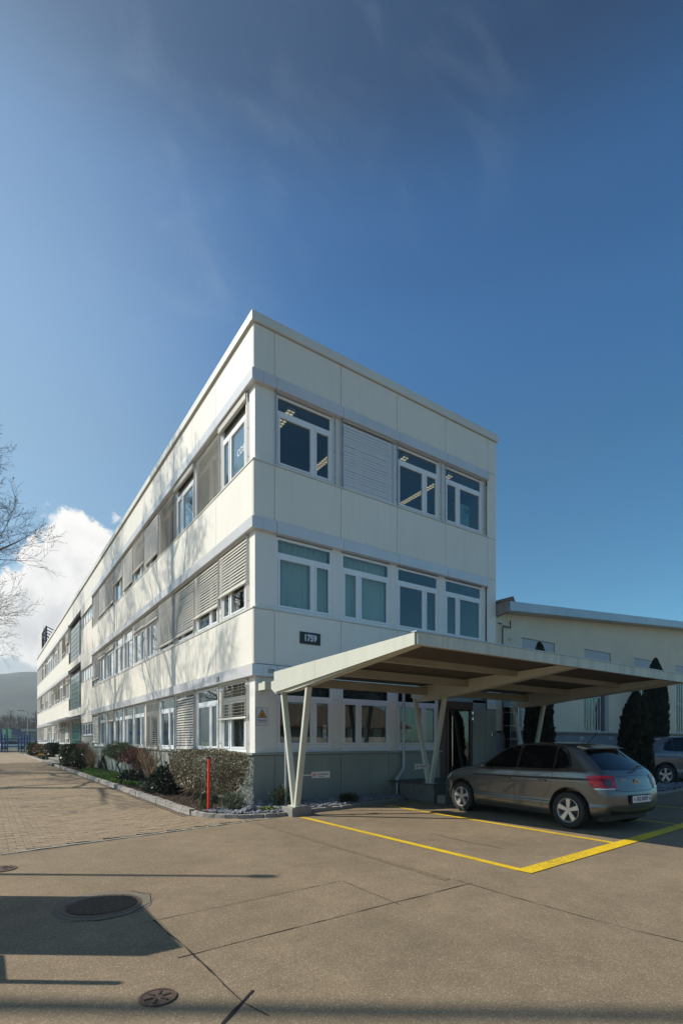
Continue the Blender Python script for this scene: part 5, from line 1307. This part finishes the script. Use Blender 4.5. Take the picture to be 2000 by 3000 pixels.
def scatter_stones(name, label, cat, polyg, n, smin, smax, z, mat, seed, flat=.55, V=ICO_V, F=ICO_F):
    r = random.Random(seed); xs_ = [p[0] for p in polyg]; ys_ = [p[1] for p in polyg]; vs = []; fs = []; sh = []; k = 0
    while k < n:
        x, y = r.uniform(min(xs_), max(xs_)), r.uniform(min(ys_), max(ys_))
        if not inpoly(x, y, polyg): continue
        k += 1; s_ = r.uniform(smin, smax)*(1.5 if r.random() < .08 else 1); m3 = Matrix.Rotation(r.uniform(0,6.28),3,'Z') @ Matrix.Rotation(r.uniform(-.6,.6),3,'X') @ Matrix.Diagonal((s_*r.uniform(.7,1.4), s_*r.uniform(.5,1.), s_*flat*r.uniform(.6,1.3)))
        b = len(vs); c = Vector((x, y, z + s_*.3 + r.random()*.02))
        for v in V: q = m3 @ (v*r.uniform(.72,1.15)); vs.append(tuple(c+q))
        fs += [tuple(i+b for i in f) for f in F]; sh += [r.random()]*len(F)
    me = ME(vs, fs, name); at = me.attributes.new('shade','FLOAT','FACE'); at.data.foreach_set('value', sh)
    o = link(name, me, mat); o['kind'] = 'stuff'; o['label'] = label; o['category'] = cat
SLP = [(-1.30,-.42),(-1.1,-.85),(-.9,-1.10),(-.3,-1.39),(.2,-1.39),(.75,-1.23),(1.5,-1.17),(2.2,-.97),(3.2,-.73),(3.85,-.62),(3.85,-.03),(-.02,-.03),(-.05,.05),(-.75,-.15)]
scatter_stones('slate_chippings', 'blue grey slate chippings along the shaded plinth', 'gravel', SLP, 6800, .015, .042, .066, mStone, 51)
MUP = [(-1.38,-.45),(-.75,-.15),(-.05,.05),(-.03,6.8),(-1.38,6.8)]
scatter_stones('bark_mulch', 'brown bark mulch under the shrubs', 'mulch', MUP, 5200, .010, .030, .052, mChip, 52, .3, OCT_V, OCT_F)
scatter_stones('bark_mulch', 'brown bark mulch in the farther bed', 'mulch', [(-1.38,16),(-.03,16),(-.03,24.2),(-1.38,24.2)], 1500, .02, .04, .052, mChip, 53, .3, OCT_V, OCT_F)
def rock(label, x, y, sx, sy, sz, seed, z=.05, mat=mRockB):
    r = random.Random(seed); bm = bmesh.new(); bmesh.ops.create_icosphere(bm, subdivisions=3, radius=1)
    for v in bm.verts:
        n = v.co.normalized(); d = 1 + .35*noise.noise(n*1.3 + Vector((seed,0,0))) + .14*noise.noise(n*4 + Vector((seed,0,0))); d = round(d*9)/9*.6 + d*.4; v.co = Vector((n.x*sx*d, n.y*sy*d, n.z*sz*d))
    me = bpy.data.meshes.new('rock'); bm.to_mesh(me); bm.free(); o = link('rock', me, mat, None, (x, y, z+sz*.35), (0,0,r.uniform(0,6))); tag(o, label, 'rock', 'rocks in the slate bed')
rock('long blue grey rock in the sun between rosemary and stonecrop', -.52, -.98, .26, .15, .11, 1)
rock('upright grey rock at the building corner behind the stonecrop', .02, -.28, .13, .12, .13, 2)
rock('grey rounded rock in the shaded slate below the second window', 1.62, -.78, .22, .13, .13, 3)
rock('dark rock in the shade beside the landing', 2.95, -.42, .20, .14, .10, 4)
rock('small rock near the downpipe foot', 3.3, -.55, .12, .09, .07, 5)
post = thing('red_post', 'slim bright red marker post with a black cap at the kerb corner', 'post', (-1.14,-.33,0))
part('shaft', MB().tube([(0,0,0),(.012,-.004,1.12)], .030, 16), mRed, post, smooth=True)
part('cap', MB().tube([(.012,-.004,1.121),(.012,-.004,1.155)], .032, 16), mBlack, post)

# garden steps
st = thing('garden_steps', 'grey stone steps leading from the paved drive to the green glass door', 'steps')
for i in range(3): 
    part('step', MB().box(-1.62+i*.42, .0, 24.3+i*.15, 30.9-i*.3, i*.16, (i+1)*.16-.002) if False else MB().box(-1.62+i*.42, .02, 24.3, 30.9, i*.17+.001, (i+1)*.17-.05), mConcD, st)
    part('tread', MB().box(-1.66+i*.42, .02, 24.25, 30.95, (i+1)*.17-.049, (i+1)*.17), M('tread', (.30,.28,.25), .8, var=.15, vs=3) if i == 0 else bpy.data.materials['tread'], st)
part('tread_slab', MB().box(-.36,.3,24.3,30.9,.511,.56), bpy.data.materials['tread'], st)

# thujas
def thuja(label, x, y, h, r0, seed, z=.05, n=17000):
    def fn(r):
        t = r.random()**.85; a = r.uniform(0,6.28); prof = min(1, (1-t)*2.6)**.7*(.92+.08*math.sin(t*9)) * (.8 + .2*min(1, t*8))
        d = prof*(1 - abs(r.gauss(0,.22)) + (.26*noise.noise(Vector((math.cos(a)*1.6, math.sin(a)*1.6, t*7+seed)))+ .20*noise.noise(Vector((math.cos(a)*5, math.sin(a)*5, t*20+seed)))))
        return Vector((math.cos(a)*r0*d, math.sin(a)*r0*d, t*h)), Vector((math.cos(a)*.7, math.sin(a)*.7, .8))
    t = leafy('thuja_tree', label, 'tree', (x, y, z), fn, n, .075, mThuja, None, 'dark columnar thujas in front of the hall', seed, .32, None, .9)
    part('trunk', MB().tube([(0,0,0),(0,0,h*.9)], [.07,.02], 8), mBark, t)
thuja('tall dark columnar thuja seen behind the canopy between its right columns', 9.3, -.75, 4.45, .46, 61)
thuja('tall slim thuja with its tip above the canopy edge at the far right', 16.7, -.8, 4.62, .52, 62)
thuja('shorter bushy thuja in front, directly behind the parked hatchback', 9.95, -3.32, 2.78, .45, 63)
# right island with stones
sheet('island_bed', [(10.0,-3.7),(15.5,-3.2),(19,-2.8),(19,-.2),(8.6,-.2),(8.6,-1.6)], .05, mSoil)
stone_row('kerb', [(9.2,-2.6),(10.0,-3.7),(12,-3.55),(15.5,-3.2),(19,-2.9)], .6, .1, .13, -.06, mGran, kerb, 'kerb_stone', .006)
scatter_stones('slate_chippings', 'grey stones in the bed under the silver car side', 'gravel', [(10.1,-3.6),(15.4,-3.1),(15.4,-2.4),(10.4,-2.9)], 700, .04, .09, .06, mStone, 54)

# ------------------------------------------------------------------ big bare trees on the left (their shadows fall on drive and facade)
def tree_meshes(seed, H=16., crown=6.4, fine=True):
    r = random.Random(seed); big = MB(); twig = MB(); buds = MB()
    def grow(p, d, L_, rad, lvl, maxl):
        n = 4 if lvl < 3 else 3; pts = [p]; rs = [rad]; q = p
        for i in range(n):
            d = (d + rvec(r)*(.16 if lvl else .05) + Vector((0,0,.07 if lvl > 1 else .03))).normalized(); q = q + d*(L_/n); pts.append(q); rs.append(rad*(1-.72*(i+1)/n) if lvl else rad*(1-.62*(i+1)/n))
        (big if lvl < 2 else twig).tube(pts, rs, 9 if lvl == 0 else (6 if lvl == 1 else (4 if lvl == 2 else 3)), cap=False)
        if lvl >= maxl:
            if r.random() < .40:
                c = pts[-1]; s_ = .035
                buds.add([c+rvec(r)*s_, c+rvec(r)*s_, c+rvec(r)*s_], [(0,1,2)]); buds.add([c+rvec(r)*s_, c+rvec(r)*s_, c+rvec(r)*s_], [(0,1,2)])
            return
        k = [24, 10, 8, 6][lvl]
        for j in range(k):
            t = (.20 + .78*(j+r.random())/k) if lvl == 0 else (.22 + .78*(j+r.random())/k); f = t*n; i = min(int(f), n-1); b = pts[i].lerp(pts[i+1], f-i)
            dd = (pts[i+1]-pts[i]).normalized(); ax = dd.cross(rvec(r)).normalized(); 
            if lvl == 0:
                a = j*2.4 + r.uniform(-.4,.4); el = lerp(.25, 1.0, t); nd_ = Vector((math.cos(a)*math.cos(el), math.sin(a)*math.cos(el), math.sin(el))); LL = crown*lerp(1.05, .42, t)*r.uniform(.8,1.1)
            else:
                nd_ = (Matrix.Rotation(r.uniform(.45,.95), 3, ax) @ dd); LL = L_*lerp(.55,.32,t)*r.uniform(.8,1.25)
            grow(b, nd_, LL, max(rs[i]*.38, .0062), lvl+1, maxl)
    grow(Vector((0,0,0)), Vector((0,0,1)), H, .24, 0, 4 if fine else 3)
    return (big.mesh('trunk', recalc=False, smooth=True, ang=80), twig.mesh('crown', recalc=False), buds.mesh('dry_leaves', recalc=False))
TM = tree_meshes(5); TM2 = tree_meshes(8)
for (m1, m2, m3) in (TM, TM2): m1.materials.append(mBark); m2.materials.append(mTwig); m3.materials.append(mBud)
def tree(label, loc, rz, s, tm, grp='bare trees along the drive', name='bare_tree'):
    t = thing(name, label, 'tree', loc, rz, grp); t.scale = (s,s,s)
    link('trunk', tm[0], None, t); link('crown', tm[1], None, t); link('dry_leaves', tm[2], None, t); return t
tree('leafless tree whose upper twigs reach in high at the left edge', (-8.0, 11.5, 0), R(40), 1.03, TM)
tree('leafless tree with twigs crossing the white cloud at the left edge', (-8.0, 20.0, 0), R(200), 1.04, TM2)
tree('leafless tree farther along the drive with low drooping twigs', (-8.6, 31.0, 0), R(100), 1.05, TM)
tree('leafless tree out of frame that shades the middle of the drive', (-10.5, 25.5, 0), R(300), .9, TM2)

# things just outside the left edge whose shadows lie on the asphalt
lp = thing('short_lamp_post', 'slender lamp post left of the picture casting a long thin shadow', 'lamp post', (-7.92,-1.28,0))
part('pole', MB().tube([(0,0,0),(0,0,5.2)], [.05,.035], 10), mMetal, lp); part('lamp_head', MB().tube([(0,0,5.2),(0,0,5.36)], [.07,.07], 12), mDark, lp)
ib = thing('information_board', 'tall grey board standing by the yard left of the picture', 'board', (-5.95,-4.52,0))
part('board', MB().box(-.14,.14,-.73,.73,.35,2.02), M('board', (.3,.3,.3), .5), ib, bevel=.01)
part('leg', MB().box(-.05,.05,-.6,-.5,0,.35), mMetal, ib); part('leg', MB().box(-.05,.05,.5,.6,0,.35), mMetal, ib)
mp = thing('meter_post', 'small cabinet with a thin post behind it left of the picture', 'post', (-5.79,-5.94,0))
part('cabinet', MB().box(-.1,.1,-.05,.40,0,.90), mMetal, mp, bevel=.01); part('pole', MB().box(-.02,.02,-.03,.01,.9,1.52), mMetal, mp)
tm_ = thing('tall_mast', 'tall lighting mast far left of the picture', 'mast', (-17.0,1.92,0))
part('pole', MB().tube([(0,0,0),(0,0,20)], [.11,.06], 12), mMetal, tm_); part('lamp_head', MB().box(-.5,.5,-.2,.2,19.9,20.1), mDark, tm_)

# ------------------------------------------------------------------ background at the end of the drive
rack = thing('blue_steel_racks', 'stack of blue steel transport racks at the end of the drive', 'racks', (-.9,70.5,0), R(12))
mb = MB(); r = random.Random(4)
for lx in (-6.5,-5.0,-3.6,-2.3,-1.9,-1.6,.0,.35,.7,1.0):
    for y in (0,1.3): mb.bar((lx,y,0),(lx,y,2.35 if lx > -5 else 1.7),.13)
for z in (.1,.75,1.3,1.75):
    for y in (0,1.3): mb.bar((-6.5,y,z),(1.0,y,z),.10)
for lx in (-3.6,-2.3,0,1.0): mb.bar((lx,0,1.9),(lx,1.3,1.9),.1)
part('rack_frame', mb, mBlue, rack)
def far_car(label, x, y, rz, col, s=1.0):
    c = thing('parked_car', label, 'car', (x,y,0), rz, 'cars in the far car park'); m_ = M('far_paint', col, .35, coat=.8)
    part('body', MB().prism([(-2.1,.25),(2.1,.25),(2.1,.75),(1.3,.9),(-2.0,.95)], lambda p,k: (p[0], (-.85,.85)[k], p[1])), m_, c, bevel=.05)
    part('cabin', MB().prism([(-1.8,.94),(1.0,.90),(.35,1.40),(-1.4,1.45)], lambda p,k: (p[0], (-.72,.72)[k], p[1])), mCarGl, c, bevel=.05)
    w = MB()
    for lx in (-1.3,1.3):
        for ly in (-.86,.70): w.lathe([(.0,0),(.31,0),(.31,.16),(0,.16)], 16, 'y', (lx,ly,.31))
    part('wheel', w, mTyre, c)
far_car('dark parked car roof showing above the far end of the bed', 1.5, 62.0, R(80), (.02,.02,.025))
for i, (lab, x, y, c) in enumerate((('white car behind the blue racks, left one', -5.5, 90, (.7,.7,.7)), ('white car behind the blue racks, middle one', -1.0, 96, (.75,.75,.75)), ('silver car beyond the racks at the right', 3.5, 100, (.4,.42,.44)), ('white car far behind near the lamp post', 7.5, 108, (.7,.7,.7)), ('dark car at the left edge beyond the racks', -9.5, 92, (.05,.05,.06)))):
    far_car(lab, x, y, R(15*i), c)
fh = thing('market_hall', 'flat market hall with a blue fascia far behind the racks', 'building', (-6,150,0))
part('wall', MB().box(-40,16,0,20,0,3.6), M('fh_wall', (.22,.24,.26), .7, var=.3, vs=.3), fh); part('fascia', MB().box(-40.5,9,-.6,-.01,3.3,4.6), M('fh_blue', (.05,.08,.20), .5), fh); part('roof_edge', MB().box(9.01,30,-.8,10,4.0,4.7), M('fh_grey', (.45,.43,.38), .7), fh)
part('wall_low', MB().box(16.01,30,0,10,0,3.9), bpy.data.materials['fh_wall'], fh)
for i, x in enumerate((-3.05, -2.1, -4.4)):
    fl = thing('green_banner', 'tall light green banner flag, %s' % ('left of the pair' if i == 0 else 'right of the pair' if i == 1 else 'cut by the left edge'), 'flag', (x+1.0, 112, 0), 0, 'green banner flags')
    part('pole', MB().tube([(0,0,0),(0,0,4.0)], .05, 6), mMetal, fl)
    part('flag', MB().prism([(.06,1.9),(.50,2.0),(.62,3.7),(.06,3.9)], lambda p,k: (p[0], (-.02,.02)[k] + .08*math.sin(p[1]*2), p[1])), M('banner', (.34,.72,.34), .6) if i == 0 else bpy.data.materials['banner'], fl)
def lamp(label, x, y, h, double):
    l = thing('street_lamp', label, 'street lamp', (x,y,0), 0, 'street lamps in the car park')
    part('pole', MB().tube([(0,0,0),(0,0,h)], [.09,.06], 8), M('lamp_steel', (.42,.42,.42), .5) if 'lamp_steel' not in bpy.data.materials else bpy.data.materials['lamp_steel'], l)
    mb = MB().bar((-.1,0,h),(-.9,0,h+.12),.09); mb.box(-1.5,-.6,-.15,.15,h+.05,h+.17)
    if double: mb.bar((.1,0,h),(.9,0,h+.12),.09); mb.box(.6,1.5,-.15,.15,h+.05,h+.17)
    part('lamp_head', mb, bpy.data.materials['lamp_steel'], l)
lamp('single grey street lamp rising behind the racks', .85, 88, 6.3, False)
lamp('double headed street lamp left of the far facade end', 5.6, 130, 6.0, True)
# wood of bare trees
TM3 = tree_meshes(12, 13., 3.4, False); TM4 = tree_meshes(13, 13., 3.0, False)
mFarT = M('far_twig', (.12,.085,.06), .9, var=.3, vs=.2)
for tm in (TM3, TM4):
    for m_ in tm[:2]: m_.materials.append(mFarT)
    tm[2].materials.append(mBud)
rw = random.Random(21)
for i in range(34):
    x = -46 + i*2.6 + rw.uniform(-1,1); y = 190 + rw.uniform(-14,30)
    t = thing('wood_tree', 'bare brownish tree in the wood beyond the car park', 'tree', (x+9, y, 0), rw.uniform(0,6), 'trees of the wood beyond the car park'); s = rw.uniform(.50,.84); t.scale = (s*1.4,s*1.4,s)
    tm = (TM3, TM4)[i % 2]; link('trunk', tm[0], None, t); link('crown', tm[1], None, t)
def far_wood(name, label, x0, x1, y, h, n, mat, seed, thin=False):
    r = random.Random(seed); vs = []; fs = []
    for i in range(n):
        x = r.uniform(x0,x1); top = h*(.8+.35*noise.noise(Vector((x*.05,seed,0)))); z = top*r.random(); c = Vector((x, y+r.uniform(-8,8), z)); a = rvec(r); b = a.cross(rvec(r)).normalized()
        quad(vs, fs, c, *((a*.10, Vector((a.x*.35, a.y*.2, 1.0))*r.uniform(.5,1.5)) if thin else (a*.5, b*.9)))
    o = link(name, ME([tuple(v) for v in vs], fs, name), mat); o['kind'] = 'stuff'; o['label'] = label; o['category'] = 'woodland'
far_wood('undergrowth', 'olive brown undergrowth and young trees at the foot of the wood', -60, 80, 205, 6.5, 9000, M('undergrowth', (.10,.10,.045), .9, var=.5, vs=.15), 5)
far_wood('bare_woodland', 'brownish bare woodland in the haze behind the car park', -60, 80, 200, 12.0, 26000, M('bare_wood', (.13,.095,.07), .9, var=.5, vs=.12), 9, True)
# hills
def hill(name, yb, yd, hmax, x0, x1, seed, mat):
    nx, ny = 130, 40; vs = []; fs = []
    for j in range(ny+1):
        for i in range(nx+1):
            x = x0 + (x1-x0)*i/nx; t = j/ny; y = yb + yd*t
            ridge = hmax*(.80 + .18*noise.noise(Vector((x*.0022+seed, 0, 0))) + .05*noise.noise(Vector((x*.012, seed, 0))))
            h = ridge*math.sin(min(t*1.15,1)*math.pi/2)**.9 * (1 + .10*noise.noise(Vector((x*.008,y*.008,seed)))) + 2.2*noise.noise(Vector((x*.09,y*.09,1)))*min(1,t*4)
            vs.append((x, y, max(h,-1) - (3 if j == 0 else 0)))
    for j in range(ny):
        for i in range(nx): a = j*(nx+1)+i; fs.append((a,a+1,a+nx+2,a+nx+1))
    me = ME(vs, fs, name); me.polygons.foreach_set('use_smooth', [True]*len(fs)); o = link(name, me, mat); kind(o, 'structure')
hill('hills', 620, 560, 132, -900, 1500, 3.3, M('hill_forest', (.050,.062,.040), .95, var=.55, vs=.02, bump=1.0, bs=.15, detail=9))

# ------------------------------------------------------------------ haze
HAZE = .00050
mh_ = bpy.data.materials.new('haze'); mh_.use_nodes = True; nt = mh_.node_tree
for n in list(nt.nodes): nt.nodes.remove(n)
pv = nt.nodes.new('ShaderNodeVolumePrincipled'); pv.inputs['Color'].default_value = (.84,.92,1.0,1); pv.inputs['Density'].default_value = HAZE; pv.inputs['Anisotropy'].default_value = .35
ou = nt.nodes.new('ShaderNodeOutputMaterial'); nt.links.new(pv.outputs[0], ou.inputs['Volume'])
if HAZE > 0:
    o = part('haze', MB().box(-2600, 2600, -1600, 3100, -8, 141), mh_); kind(o, 'stuff'); o['label'] = 'thin pale haze in the valley air'; o['category'] = 'haze'
